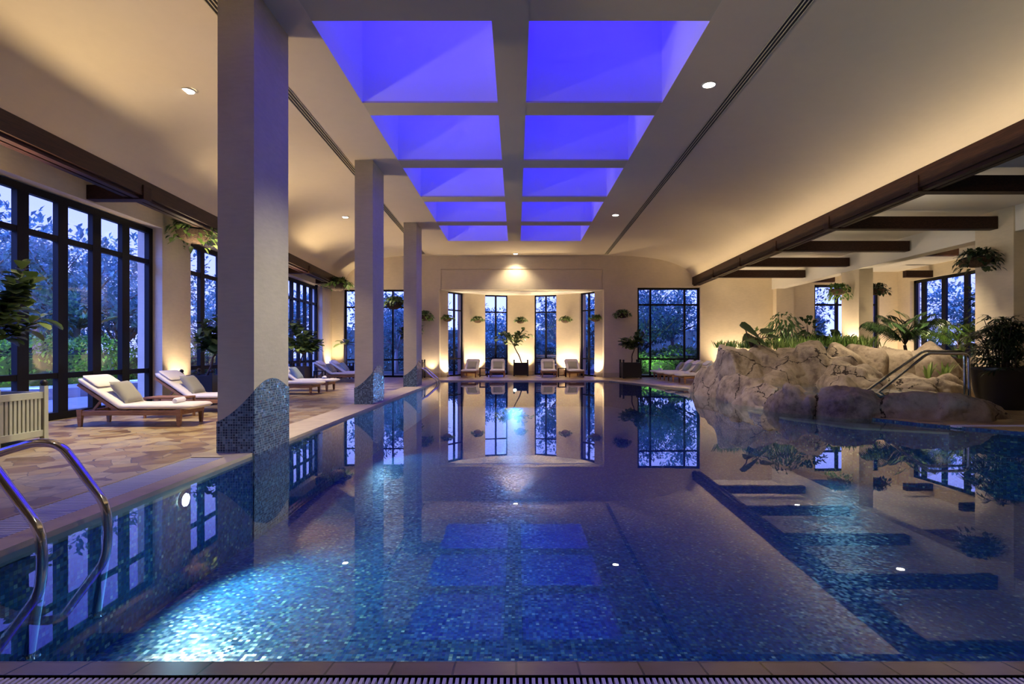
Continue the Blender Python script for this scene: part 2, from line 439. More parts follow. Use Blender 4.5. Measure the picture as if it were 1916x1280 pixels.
o = fix_normals(m2.build('ledge_top', M['stone'])); led = fix_normals(m.build('pool_ledge', M['pool'])); o.parent = led; tag(led, 'pale stone ledge under water in front of the rocks', 'ledge', None, 'structure')
m = MB()
for i in range(1, 11):
    a, q = POOL[i], POOL[i + 1]
    m.add([(a[0], a[1], -.1), (q[0], q[1], -.1), (q[0], q[1], .001), (a[0], a[1], .001)], [(3, 2, 1, 0)])
m.add([(9, 2.03, -.1), (9, 2.03, .001), (9, 1.5, .001), (9, 1.5, -.1)], [(0, 1, 2, 3)])
struct(m, 'trim_6', M['pool'], 'blue mosaic waterline band along the right pool edge', 'waterline')
m = MB()
m.add([(x, y, WATER) for x, y in POOL], [tuple(range(n))])
water = struct(m, 'pool_water', M['water'], 'still clear pool water', 'water')

# ---- left wall
m = MB()
def lpoly(y0, y1, t=.5): return [(wl(y0), y0), (wl(y1), y1), (wl(y1) - t, y1), (wl(y0) - t, y0)]
PIERS = [(YB, 1.0), (5.4, 6.4), (11.04, 12.06), (16.3, 17.3), (21.1, 22.8)]
for a, b in PIERS: m.prism(lpoly(a, b), 0, 3.58)
m.prism(lpoly(YB, 22.8), 3.58, 4.45)
wall_left = fix_normals(m.build('wall_left', M['wall']))
tag(wall_left, 'cream plastered wall with piers between glazed doors', 'wall', None, 'structure')
m = MB()
for a, b in PIERS: m.prism([(wl(a) + .025, a - .02), (wl(b) + .025, b + .02), (wl(b) - .45, b + .02), (wl(a) - .45, a - .02)], 0, .13)
o = fix_normals(m.build('baseboard_left', M['stone'])); tag(o, None, None, None, 'structure')

WN = [0]
def window(p0, p1, z0, z1, us, zs, sw=.1, jw=.1, rw=.09, depth=.09, label=None, us_edges=True):
    """glazed opening between plan points: stiles at fractions us, rails at heights zs"""
    WN[0] += 1
    p0, p1 = Vector((*p0, 0)), Vector((*p1, 0)); L = (p1 - p0).length; d = (p1 - p0).normalized(); nrm = Vector((-d.y, d.x, 0))
    rot = Matrix((( d.x, nrm.x, 0), (d.y, nrm.y, 0), (0, 0, 1))).to_4x4()
    root = bpy.data.objects.new('window_%d' % WN[0], None); COL.objects.link(root); root.location = p0; root.rotation_euler = rot.to_euler()
    tag(root, label or 'black framed window', 'window', None, 'structure')
    b = MB(); hd = depth / 2
    b.box(0, L, -hd, hd, z0, z0 + rw * 1.3); b.box(0, L, -hd, hd, z1 - rw * 1.2, z1)
    b.box(0, jw, -hd, hd, z0, z1); b.box(L - jw, L, -hd, hd, z0, z1)
    b.build('window_frame', M['frame'], root)
    b = MB()
    for u in us: b.box(u * L - sw / 2, u * L + sw / 2, -hd * .95, hd * .95, z0, z1)
    if us: b.build('mullion', M['frame'], root)
    b = MB()
    for z in zs: b.box(0, L, -hd * .8, hd * .8, z - rw / 2, z + rw / 2)
    if zs: b.build('glazing_bar', M['frame'], root)
    b = MB(); b.add([(0, 0, z0), (L, 0, z0), (L, 0, z1), (0, 0, z1)], [(0, 1, 2, 3)])
    b.build('glass', M['glass'], root)
    return root
g_ = lambda y: (wl(y) - .24, y)
window(g_(11.04), g_(6.4), 0, 3.56, [(.05 + .74 * k) / 4.64 for k in range(1, 6)], [.70, 2.88], .2, .12, label='tall black folding glass doors nearest on the left')
window(g_(16.3), g_(12.06), 0, 3.56, [k / 5 for k in range(1, 5)], [.70, 2.88], .18, .11, label='tall black folding glass doors behind the second lounger')
window(g_(21.1), g_(17.3), 0, 3.56, [k / 6 for k in range(1, 6)], [.70, 2.88], .16, .1, label='tall black folding glass doors farthest along the left')
window(g_(5.4), g_(1.0), 0, 3.56, [k / 6 for k in range(1, 6)], [.70, 2.88], .2, .12, label='black folding glass doors beside the camera')

# ---- far wall
m = MB(); Y0, Y1 = YF, YF + .4
m.box(-8.2, -7.06, Y0, Y1, 0, 5.2); m.box(-4.45, -3.15, Y0, Y1, 0, 5.2)
m.box(3.59, 4.96, Y0, Y1, 0, 5.2); m.box(7.52, 12.2, Y0, Y1, 0, 5.2); m.box(14.85, 16.2, Y0, Y1, 0, 5.2)
m.box(-7.06, -4.45, Y0, Y1, 3.6, 5.2); m.box(4.96, 7.52, Y0, Y1, 3.68, 5.2); m.box(12.2, 14.85, Y0, Y1, 3.8, 5.2)
m.box(12.2, 14.85, Y0, Y1, 0, .45)
# above the niche: a shallow sunk panel
m.box(-3.15, 3.59, Y0 + .025, Y1, 3.6, 4.44); m.box(-3.15, 3.59, Y0, Y1, 4.44, 5.2)
m.box(-3.15, -3.09, Y0, Y0 + .05, 3.6, 4.44) ; m.box(3.53, 3.59, Y0, Y0 + .05, 3.6, 4.44)
m.box(-3.05, 3.49, Y0 + .005, Y0 + .05, 3.6, 4.40)
wall_far = struct(m, 'wall_far', M['wall'], 'cream plastered end wall', 'wall')
m = MB()
for a, b in ((-4.45, -3.15), (3.59, 4.96), (7.52, 12.2)): m.box(a, b, Y0 - .02, Y0 + .05, 0, .19)
struct(m, 'baseboard_far', M['stone'])
window((-7.06, 22.45), (-4.45, 22.45), 0, 3.6, [.33, .76], [.72, 2.88], .06, .08, .06, label='black framed window in the far corner behind the pillars')
window((4.96, 22.45), (7.52, 22.45), 0, 3.68, [.215, .765], [.75, 2.98], .07, .08, .07, label='black framed window right of the niche')
window((12.2, 22.45), (14.85, 22.45), .45, 3.8, [.37, .9], [1.62, 2.98], .12, .09, .08, label='black framed window behind the planted rocks')
# niche
BAY = [(-3.15, 22.7), (-2.87, 23.0), (-2.28, 23.75), (-1.39, 24.4), (-.386, 24.65), (.82, 24.65), (1.79, 24.4), (2.76, 23.75), (3.3, 23.0), (3.59, 22.7)]
BC = Vector((.22, 21.6))
def outp(p, t):
    v = (Vector(p) - BC).normalized(); return (p[0] + v.x * t, p[1] + v.y * t)
m = MB(); b2 = MB()
for i in (0, 2, 4, 6, 8):
    p, q = BAY[i], BAY[i + 1]
    m.prism([p, q, outp(q, .4), outp(p, .4)], 0, 3.6)
    b2.prism([outp(p, -.02), outp(q, -.02), outp(q, .3), outp(p, .3)], 0, .17)
wn = fix_normals(m.build('wall_niche', M['wall'])); tag(wn, 'curved cream niche wall between slim windows', 'wall', None, 'structure')
o = fix_normals(b2.build('baseboard_niche', M['stone'])); tag(o, None, None, None, 'structure')
for i, lab in ((1, 'slim angled window at the left end of the niche'), (3, 'slim window left of the niche fig tree'), (5, 'slim window right of the niche fig tree'), (7, 'slim angled window at the right end of the niche')):
    p, q = outp(BAY[i], .12), outp(BAY[i + 1], .12)
    window(p, q, 0, 3.6, [.5], [.75, 2.83], .075, .05, .055, .07, label=lab)
m = MB(); m.prism([outp(p, .45) for p in BAY][::-1], 3.6, 3.75); m.box(-3.4, 3.8, 22.68, 23.0, 3.6, 3.75)
o = fix_normals(m.build('ceiling_niche', M['white'])); tag(o, 'pale niche ceiling', 'ceiling', None, 'structure')

# ---- right aisle wall and back wall
m = MB(); XR = 15.6
m.box(XR, XR + .4, YB, 17.2, 0, 5.2); m.box(XR, XR + .4, 21.6, 22.7, 0, 5.2); m.box(XR, XR + .4, 17.2, 21.6, 3.86, 5.2)
struct(m, 'wall_right', M['wall'], 'cream plastered wall of the side aisle', 'wall')
window((XR + .2, 17.2), (XR + .2, 21.6), 0, 3.86, [.2, .43, .66, .89], [.7], .2, .12, .09, label='black framed glazing in the side aisle wall')
m = MB(); m.box(-8.6, 16.2, YB - .4, YB, 0, 5.2)
struct(m, 'wall_back', M['wall'], 'cream plastered wall behind the camera', 'wall')

# ---- ceiling: flat middle with skylight opening, curved vaults to the beams
m = MB(); SKL, SKR, SK0, SK1 = -2.41, 2.28, 1.28, 19.3
fl = lambda y: sl(y) - .25
frr = lambda y: sr(y) + .25
def quad(a, b, c, d, z): m.add([(*a, z), (*b, z), (*c, z), (*d, z)], [(3, 2, 1, 0)])
quad((fl(YB), YB), (SKL, YB), (SKL, YF + .2), (fl(YF + .2), YF + .2), ZC)
quad((SKR, YB), (frr(YB), YB), (frr(YF + .2), YF + .2), (SKR, YF + .2), ZC)
quad((SKL, YB), (SKR, YB), (SKR, SK0), (SKL, SK0), ZC); quad((SKL, SK1), (SKR, SK1), (SKR, YF + .2), (SKL, YF + .2), ZC)
def vault(x0f, x1f, z1, N=20):
    ys = [YB + (YF + .2 - YB) * k / 12 for k in range(13)]; vs = []
    for y in ys:
        for i in range(N + 1):
            t = i / N; t = 1 - (1 - t) ** 1.7
            z = z1 + (ZC - z1) * (1 - t ** 2.4) ** .5 if t < 1 else z1
            x = x0f(y) + (x1f(y) - x0f(y)) * t
            vs.append((x, y, z))
    W = N + 1
    m.add(vs, [(k * W + i, k * W + i + 1, (k + 1) * W + i + 1, (k + 1) * W + i) for k in range(12) for i in range(N)])
vault(fl, lambda y: xl(y) - .02, 3.84); vault(frr, lambda y: xr(y) + .02, 3.98)
ceiling = smooth_by_angle(m.build('ceiling', M['ceil']), 30); tag(ceiling, 'smooth cream ceiling curving down to the beams', 'ceiling', None, 'structure')
# outer strips
m = MB()
m.prism([(xl(YB) - .1, YB), (xl(YF) - .1, YF + .1), (wl(YF) - .1, YF + .1), (wl(YB) - .1, YB)], 3.97, 4.05)
o = fix_normals(m.build('ceiling_side', M['white'])); tag(o, 'pale ceiling strip above the glazed doors', 'ceiling', None, 'structure')
m = MB()
m.prism([(xr(YB) + .1, YB), (10.5, YB), (10.5, YF + .1), (xr(YF) + .1, YF + .1)], 4.14, 4.22)
m.box(10.8, 15.8, YB, YF + .1, 4.32, 4.4)
o = fix_normals(m.build('ceiling_aisle', M['white'])); tag(o, 'pale ceiling panels between the dark rafters', 'ceiling', None, 'structure')
m = MB(); m.box(-9.4, 17, YB - 1, 26, 7.05, 7.2); m.box(-7.9, -7.7, YB - .4, 22.7, 4.2, 7.1); m.box(-8, 16, 22.4, 22.6, 5.1, 7.1); m.box(15.8, 16, YB, 22.7, 5.1, 7.1); m.box(-8, 16, YB - .4, YB - .2, 5, 7.1)
struct(m, 'roof', M['white'], 'roof above the pool hall', 'roof')

# ---- skylight wells
m = MB(); ZT = 6.9
t = .08
m.box(SKL - t, SKL, SK0 - t, SK1 + t, ZC + .001, ZT); m.box(SKR, SKR + t, SK0 - t, SK1 + t, ZC + .001, ZT)
m.box(SKL, SKR, SK0 - t, SK0, ZC + .001, ZT); m.box(SKL, SKR, SK1, SK1 + t, ZC + .001, ZT)
m.box(SKL - t, SKR + t, SK0 - t, SK1 + t, ZT, ZT + .1)
struct(m, 'skylight_1', M['well'], 'deep white skylight recess lit blue', 'skylight')
CX0, CX1 = -.29, .15
BE = [3.39, 5.96, 8.54, 11.13, 13.77, 16.47]
m = MB()
for y in BE: m.box(SKL, SKR, y, y + .46, ZC + .03, ZT)
m.box(CX0, CX1, SK0, SK1, ZC + .02, ZT)
struct(m, 'skylight_2', M['well'], 'grid of deep plastered beams dividing the skylight', 'skylight')
m = MB()
for y in BE: m.box(SKL, SKR, y, y + .46, ZC + .002, ZC + .03)
m.box(CX0, CX1, SK0, SK1, ZC - .004, ZC + .02)
struct(m, 'trim_4', M['beamgrey'], 'cream undersides of the skylight beams', 'beam')

# ---- columns with mosaic skirts
def column(x0, x1, y0, y1, lab):
    b = MB(); b.box(x0, x1, y0, y1, -.2, ZC)
    c = struct(b, 'column', M['column'], lab, 'column')
    b = MB(); e = .008
    def ztop(s):   # s runs 0..4 around front, pool side, back, deck side
        if s <= 1: return .34 + .33 * (s ** 1.4)
        if s <= 2:
            u = s - 1; return .67 + .12 * math.sin(PI * min(1, u * 1.05)) - .01 * u
        if s <= 3: return .66 - .32 * (s - 2)
        return .34
    cs = [(x0 - e, y0 - e), (x1 + e, y0 - e), (x1 + e, y1 + e), (x0 - e, y1 + e)]
    N = 24
    for k in range(4):
        a, q = cs[k], cs[(k + 1) % 4]; vs = []
        for i in range(N + 1):
            u = i / N; x, y = a[0] + (q[0] - a[0]) * u, a[1] + (q[1] - a[1]) * u
            z = ztop(k + u); xi = min(max(x, x0), x1); yi = min(max(y, y0), y1)
            vs += [(x, y, -.9 if k == 1 else 0), (x, y, z), (xi, yi, z)]
        b.add(vs, [(3 * i, 3 * i + 3, 3 * i + 4, 3 * i + 1) for i in range(N)] + [(3 * i + 1, 3 * i + 4, 3 * i + 5, 3 * i + 2) for i in range(N)])
    b.build('mosaic_skirt', M['skirt'], c)
column(-3.20, -2.81, 5.84, 6.72, 'nearest plastered pillar with wavy mosaic skirt at the pool edge')
column(-3.29, -2.92, 11.1, 12.0, 'middle plastered pillar with wavy mosaic skirt at the pool edge')
column(-3.41, -3.02, 16.5, 17.4, 'farthest of the three mosaic-skirted pool pillars')
def pier(x0, x1, y0, y1, lab):
    b = MB(); b.box(x0, x1, y0, y1, 0, 4.2)
    struct(b, 'column', M['wall'], lab, 'column')
pier(10.42, 10.85, 11.42, 12.38, 'cream pillar behind the potted bamboo palm')
pier(10.5, 10.93, 16.7, 17.6, 'cream pillar standing in the planted rocks')
pier(10.45, 10.88, 6.2, 7.1, 'cream pillar by the near end of the aisle')
pier(10.5, 11.2, 22.0, 22.4, 'cream pilaster against the end wall by the aisle')
m = MB(); m.box(10.45, 10.83, YB, 22.3, 3.6, 4.35)
struct(m, 'trim_5', M['white'], 'pale header beam between the aisle pillars', 'beam')

# ---- timber beams
def lbeam(xf, side, zb, zt, lab):
    b = MB(); w = .2 * side; w2 = .32 * side
    b.prism([(xf(YB), YB), (xf(YF) , YF), (xf(YF) + w, YF), (xf(YB) + w, YB)], zb + .07, zt)
    b.prism([(xf(YB) + .05 * side, YB), (xf(YF) + .05 * side, YF), (xf(YF) + w * .75, YF), (xf(YB) + w * .75, YB)], zb + .02, zb + .07)
    b.prism([(xf(YB) + w * 1.15, YB), (xf(YF) + w * 1.15, YF), (xf(YF) + w2, YF), (xf(YB) + w2, YB)], zb + .04, zt - .04)
    o = fix_normals(b.build('ceiling_beam', M['darkwood'])); tag(o, lab, 'beam', None, 'structure')
lbeam(xl, -1, 3.60, 3.93, 'long dark timber beam along the left vault')
lbeam(xr, 1, 3.72, 4.10, 'long dark timber beam along the right vault')
def rafter(x0, x1, y, zb, zt, lab, w=.2):
    b = MB(); b.bevbox(x0, x1, y, y + w, zb, zt, .008)
    o = b.build('rafter', M['darkwood']); tag(recenter(o), lab, 'rafter', 'dark timber rafters', 'structure')
for y, lab in ((9.0, 'short dark rafter above the nearest glazed doors'), (14.6, 'short dark rafter hidden behind the nearest pillar'), (17.6, 'short dark rafter over the third glazed doors'), (20.3, 'short dark rafter nearest the far left corner')):
    rafter(wl(y) - .03, xl(y) + .02, y, 3.60, 3.84, lab)
for y, lab in ((9.0, 'dark rafter nearest the camera on the right'), (11.77, 'dark rafter meeting the nearer cream pillar'), (14.4, 'dark rafter between the two cream pillars'), (17.0, 'dark rafter meeting the farther cream pillar'), (19.6, 'dark rafter nearest the end wall on the right')):
    rafter(xr(y) - .02, 10.4, y, 3.73, 4.0, lab)
for y, lab in ((6.4, 'dark rafter over the right side above the camera'),): rafter(xr(y), 10.4, y, 3.73, 4.0, lab)
rafter(14.6, 15.62, 17.8, 3.85, 4.1, 'short brown rafter stub over the aisle glazing'); rafter(14.6, 15.62, 20.4, 3.85, 4.1, 'short brown rafter stub deep in the aisle')
rafter(10.8, 11.7, 14.4, 3.62, 3.9, 'dark rafter end beyond the header beam')
rafter(10.8, 11.7, 20.0, 3.62, 3.9, 'dark rafter end deep in the aisle corner')

# ---- linear ceiling slots
for f, lab in ((sl, 'long black slot air vent in the ceiling behind the pillars'), (sr, 'long black slot air vent in the ceiling right of the skylight')):
    t = thing('ceiling_vent', lab, 'vent', (f(7), 7, ZC))
    b = MB(); c = MB()
    def strip(bb, a, q, za, zb2):
        o7 = f(7)
        bb.prism([(f(YB) + a - o7, YB + .05 - 7), (f(YB) + q - o7, YB + .05 - 7), (f(21.9) + q - o7, 21.9 - 7), (f(21.9) + a - o7, 21.9 - 7)], za, zb2)
    strip(b, -.075, .075, -.004, .0)
    for k in range(4): strip(c, -.075 + k * .046, -.075 + k * .046 + .012, -.012, -.003)
    fix_normals(b.build('slot', M['dark'], t)); fix_normals(c.build('blade', M['beamgrey'], t))

# ---- downlights
def zc_at(x, y):
    for x0f, x1f, z1 in ((fl, lambda yy: xl(yy) - .02, 3.84), (frr, lambda yy: xr(yy) + .02, 3.98)):
        a, q = x0f(y), x1f(y); t = (x - a) / (q - a)
        if 0 < t < 1: return z1 + (ZC - z1) * (1 - t ** 2.4) ** .5
    return ZC
def downlight(x, y, lab, z=None, watts=300, tgt=None, ang=95, r=.085):
    z = zc_at(x, y) if z is None else z
    t = thing('downlight', lab, 'ceiling light', (x, y, z - .012))
    b = MB(); b.lathe([(r, 0), (r + .022, 0), (r + .022, .02), (r, .02)], 28); b.build('trim_ring', M['white'], t)
    b = MB(); b.lathe([(1e-3, .003), (r, .003), (r, .012)], 28); b.build('lens', M['lamp'], t)
    spot((x, y, z - .05), tgt or (x, y, 0), watts, (1, .83, .58), ang, .8, .07)
downlight(-4.79, 7.95, 'round downlight above the nearest lounger', watts=1000, ang=80)
spot((2.81, 7.95, 4.92), (-2.81, 6.3, 1.1), 1100, (1, .93, .66), 32, 1.0, .07)  # extra beam added at the downlight over the pool, brightening the nearest pillar
spot((-4.79, 7.95, 4.86), (-3.1, 11.2, 1.0), 260, (1, .78, .45), 26, 1.0, .07)
downlight(-4.9, 15.6, 'round downlight in the left ceiling between two pillars', watts=700, ang=80)
downlight(2.81, 7.95, 'round downlight nearest on the right of the skylight', watts=950, tgt=(5.9, 13.2, .6), ang=62)
downlight(2.84, 15.6, 'round downlight farther on the right of the skylight', watts=500, tgt=(5.6, 14.5, .3), ang=70)
downlight(-.03, 21.85, 'round downlight against the end wall above the niche', watts=170, ang=120)
downlight(9.3, 13.2, 'round downlight between the rafters above the rocks', 4.14, 600)
downlight(9.6, 18.6, 'round downlight between the rafters near the end wall', 4.14, 500)
downlight(-4.7, .3, 'round downlight in the left ceiling near the camera', watts=150)
downlight(2.81, .3, 'round downlight in the right ceiling near the camera', watts=160, tgt=(1.5, 1.6, 0))

# ---- uplights on the floor
def uplight(x, y, z, tgt, watts, lab, ang=84, col=WARM, blend=.7):
    t = thing('uplight', lab, 'uplight', (x, y, z))
    b = MB(); b.lathe([(1e-3, 0), (.05, 0), (.055, .07), (.045, .075)], 16); b.build('housing', M['brass'], t)
    b = MB(); b.lathe([(1e-3, .071), (.044, .071)], 16); b.build('lens', M['uplamp'], t)
    spot((x, y, z + .1), tgt, watts, col, ang, blend, .05)
# ================================================================== loungers
def cushion_along(path, halfw, th, N=None):
    """soft pad swept along a side-view path (x, z = underside), rounded edges and ends"""
    b = MB(); K = 16; n = len(path); vs = []
    tot = 0; ls = [0]
    for i in range(1, n): tot += math.dist(path[i], path[i - 1]); ls.append(tot)
    for i, (x, z) in enumerate(path):
        p0, p1 = path[max(i - 1, 0)], path[min(i + 1, n - 1)]
        dx, dz = p1[0] - p0[0], p1[1] - p0[1]; l = math.hypot(dx, dz); nx, nz = -dz / l, dx / l
        e = min(ls[i], tot - ls[i]); rr = min(1, e / .07); s = math.sqrt(max(0.02, 1 - (1 - rr) ** 2))
        hw = halfw * (1 - .10 * (1 - s)); t = th * (.12 + .88 * s)
        puff = 1 + .05 * math.sin(ls[i] / tot * PI * 7)
        for k in range(K):
            a = 2 * PI * k / K; ca, sa = math.cos(a), math.sin(a)
            yy = hw * math.copysign(abs(ca) ** .35, ca); q = t * puff * .5 * math.copysign(abs(sa) ** .7, sa) + th * .5
            vs.append((x + nx * q, yy, z + nz * q))
    fs = [(i * K + k, i * K + (k + 1) % K, (i + 1) * K + (k + 1) % K, (i + 1) * K + k) for i in range(n - 1) for k in range(K)]
    fs += [tuple(range(K - 1, -1, -1)), tuple((n - 1) * K + k for k in range(K))]
    b.add(vs, fs); return b
HX, HZ, TX, TZ = 1.0, .25, 1.56, .63        # hinge and head of the backrest
def make_lounger(label, loc, rz, group):
    t = thing('sun_lounger', label, 'lounger', loc, rz, group)
    b = MB()
    for s in (-1, 1): b.bevbox(.10, 1.56, s * .285 - .02, s * .285 + .02, .165, .235, .006)
    b.bevbox(.08, .12, -.285, .285, .17, .235, .006); b.bevbox(1.5, 1.54, -.285, .285, .17, .23, .006)
    for k in range(9): b.box(.16 + k * .09, .22 + k * .09, -.27, .27, .222, .240)
    b.build('frame', M['teak'], t)
    b = MB(); ang = math.atan2(TZ - HZ, TX - HX)
    mt = Matrix.Translation((HX, 0, HZ - .012)) @ Matrix.Rotation(-ang, 4, 'Y'); L = math.hypot(TX - HX, TZ - HZ)
    for s in (-1, 1): b.box(-.02, L, s * .26 - .02, s * .26 + .02, -.03, .012, mt)
    for k in range(6): b.box(.04 + k * .11, .10 + k * .11, -.25, .25, -.005, .012, mt)
    b.build('backrest_frame', M['teak'], t)
    b = MB()
    for s in (-1, 1): b.bar((1.24, s * .23, .40), (1.40, s * .23, .20), .025, .03)
    b.bar((1.24, -.24, .40), (1.24, .24, .40), .025, .025)
    b.build('back_prop', M['teak'], t)
    for x in (.115, 1.52):
        for s in (-1, 1):
            b = MB(); y = s * .285
            b.hexa([Vector(p) for p in ((x - .02, y - .02, 0), (x + .02, y - .02, 0), (x + .02, y + .02, 0), (x - .02, y + .02, 0),
                    (x - .036, y - .03, .25), (x + .036, y - .03, .25), (x + .036, y + .03, .25), (x - .036, y + .03, .25))])
            b.build('leg', M['teak'], t)
    path = [(-.07 + i * .035, .242) for i in range(30)]
    L = math.hypot(TX - HX, TZ - HZ) + .03
    path = [p for p in path if p[0] < HX - .06] + [(HX - .03, .247), (HX, .258)] + [(HX + math.cos(ang) * d, .258 + math.sin(ang) * d) for d in [L * k / 18 for k in range(1, 19)]]
    smooth_by_angle(cushion_along(path, .30, .085).build('mattress', M['cushion'], t), 60)
    nx, nz = -math.sin(ang), math.cos(ang)
    hp = [(HX + math.cos(ang) * d + nx * .08, .258 + math.sin(ang) * d + nz * .08) for d in [L * (.58 + .4 * k / 10) for k in range(11)]]
    smooth_by_angle(cushion_along(hp, .27, .05).build('head_pad', M['cushion'], t), 60)
    return t
def pillow_mesh(w=.40, th=.13):
    b = MB(); N = 12; vs = []
    for sgn in (1, -1):
        for j in range(N + 1):
            for i in range(N + 1):
                u, v = -1 + 2 * i / N, -1 + 2 * j / N
                pin = 1 - .06 * (1 - abs(u)) * abs(v) ** 3 - 0; pin2 = 1 - .06 * (1 - abs(v)) * abs(u) ** 3
                z = sgn * th / 2 * (max(0, (1 - u ** 4) * (1 - v ** 4))) ** .5
                vs.append((u * w / 2 * pin2, v * w / 2 * pin, z))
    W = N + 1; H = W * W
    fs = [(j * W + i, j * W + i + 1, (j + 1) * W + i + 1, (j + 1) * W + i) for j in range(N) for i in range(N)]
    fs += [tuple(H + q for q in f[::-1]) for f in fs]
    b.add(vs, fs); return b
def place_pillow(lg, mat, label, tilt=52, dx=.885, dz=.485, yaw=0):
    o = pillow_mesh().build('pillow', mat); 
    bm = bmesh.new(); bm.from_mesh(o.data); bmesh.ops.remove_doubles(bm, verts=bm.verts[:], dist=1e-4); bm.to_mesh(o.data); bm.free()
    smooth_by_angle(o, 80)
    W = Matrix.Translation(lg.location) @ Matrix.Rotation(lg.rotation_euler.z, 4, 'Z') @ Matrix.Translation((dx + .17, 0, dz + .0)) @ Matrix.Rotation(yaw, 4, 'Z') @ Matrix.Rotation(math.radians(-tilt), 4, 'Y')
    o.location = W.to_translation(); o.rotation_euler = W.to_euler()
    return tag(o, label, 'pillow', 'pillows on the loungers')
def place_towel(lg, label):
    b = MB(); pts = [(0, -.16 + .32 * k / 10, 0) for k in range(11)]
    b.tube(pts, [.03] + [.042] * 9 + [.03], 14)
    o = b.build('rolled_towel', M['towel']); smooth_by_angle(o, 60)
    W = Matrix.Translation(lg.location) @ Matrix.Rotation(lg.rotation_euler.z, 4, 'Z') @ Matrix.Translation((.28, 0, .36))
    o.location = W.to_translation(); o.rotation_euler = (0, 0, lg.rotation_euler.z + .15)
    return tag(o, label, 'towel', 'rolled towels')
LG = [  # label, x, y, rz, group, pillow material, pillow label, towel label
    ('white cushioned teak lounger nearest the glazed doors and chrome handrails', -4.76, 8.16, PI + .02, 'L', 'pillow', 'olive grey pillow on the nearest lounger', 'rolled white towel on the nearest lounger'),
    ('white cushioned teak lounger half hidden by the nearest pillar', -4.85, 9.95, PI, 'L', 'pillow', 'olive grey pillow on the lounger behind the nearest pillar', None),
    ('lounger just past the nearest pillar, its foot toward the pool', -5.02, 13.9, PI, 'L', 'pillow2', 'blue grey pillow seen just right of the nearest pillar', None),
    ('lounger with a rolled towel between the nearest and middle pillars', -5.0, 15.0, PI, 'L', 'pillow2', 'blue grey pillow on the lounger with the rolled towel', 'rolled white towel on the lounger left of the middle pillar'),
    ('reclined lounger by the bright pier left of the middle pillar', -5.5, 19.3, PI, 'L', 'pillow', 'grey pillow on the reclined lounger by the bright pier', None),
    ('lounger tucked behind the one by the bright pier', -5.4, 20.5, PI, 'L', 'pillow2', 'blue grey pillow on the lounger tucked farthest left', None),
    ('leftmost of the four loungers in the niche, facing the pool', -1.95, 22.1, PI / 2 - .06, 'N', 'pillow', 'grey pillow on the leftmost niche lounger', None),
    ('niche lounger just left of the potted fig tree', -.79, 22.25, PI / 2, 'N', 'pillow', 'grey pillow on the niche lounger left of the fig', None),
    ('niche lounger just right of the potted fig tree', 1.36, 22.25, PI / 2, 'N', 'pillow', 'grey pillow on the niche lounger right of the fig', None),
    ('rightmost of the four loungers in the niche, facing the pool', 2.46, 22.1, PI / 2 + .06, 'N', 'pillow', 'grey pillow on the rightmost niche lounger', None),
    ('nearest of the four loungers beside the big rocks', 5.45, 18.3, .03, 'R', 'pillow2', 'blue pillow on the lounger nearest the rocks', 'rolled white towel on the lounger nearest the rocks'),
    ('second lounger from the rocks under the right window', 5.38, 19.4, 0, 'R', 'pillow', 'grey pillow on the second lounger from the rocks', None),
    ('third lounger from the rocks under the right window', 5.36, 20.45, 0, 'R', 'pillow2', 'blue pillow on the third lounger from the rocks', None),
    ('farthest of the row of loungers, against the right window', 5.4, 21.5, 0, 'R', 'pillow', 'grey pillow on the lounger against the right window', 'rolled white towel on the farthest right lounger')]
GR = {'L': 'loungers along the glazed doors', 'N': 'loungers in the niche', 'R': 'loungers beside the rocks'}
proto = None
for lab, x, y, rz, gk, pm, pl, tl in LG:
    if proto is None: lg = proto = make_lounger(lab, (x, y, 0), rz, GR[gk])
    else: lg = copy_tree(proto, (x, y, 0), rz, lab, GR[gk])
    place_pillow(lg, M[pm], pl)
    if tl: place_towel(lg, tl)

# side tables
def side_table(x, y, w, d, h, mat, lab, shelf=False):
    t = thing('side_table', lab, 'table', (x, y, 0))
    b = MB(); b.bevbox(-w / 2, w / 2, -d / 2, d / 2, h - .03, h, .004); b.build('tabletop', M[mat], t)
    for sx in (-1, 1):
        for sy in (-1, 1):
            b = MB(); b.bevbox(sx * (w / 2 - .018) - .016, sx * (w / 2 - .018) + .016, sy * (d / 2 - .018) - .016, sy * (d / 2 - .018) + .016, 0, h - .03, .003); b.build('leg', M[mat], t)
    b = MB()
    for sy in (-1, 1): b.box(-w / 2 + .03, w / 2 - .03, sy * (d / 2 - .018) - .01, sy * (d / 2 - .018) + .01, .05, .075)
    b.build('stretcher', M[mat], t)
side_table(-1.36, 22.75, .34, .34, .38, 'darkwood', 'small dark table between the two left niche loungers')
side_table(1.91, 22.75, .34, .34, .38, 'darkwood', 'small dark table between the two right niche loungers')
side_table(-5.75, 9.05, .62, .4, .34, 'teak', 'low teak table between the two nearest loungers')
side_table(-6.62, 18.35, .32, .32, .42, 'planter', 'small dark table beside the planter past the nearest pillar')

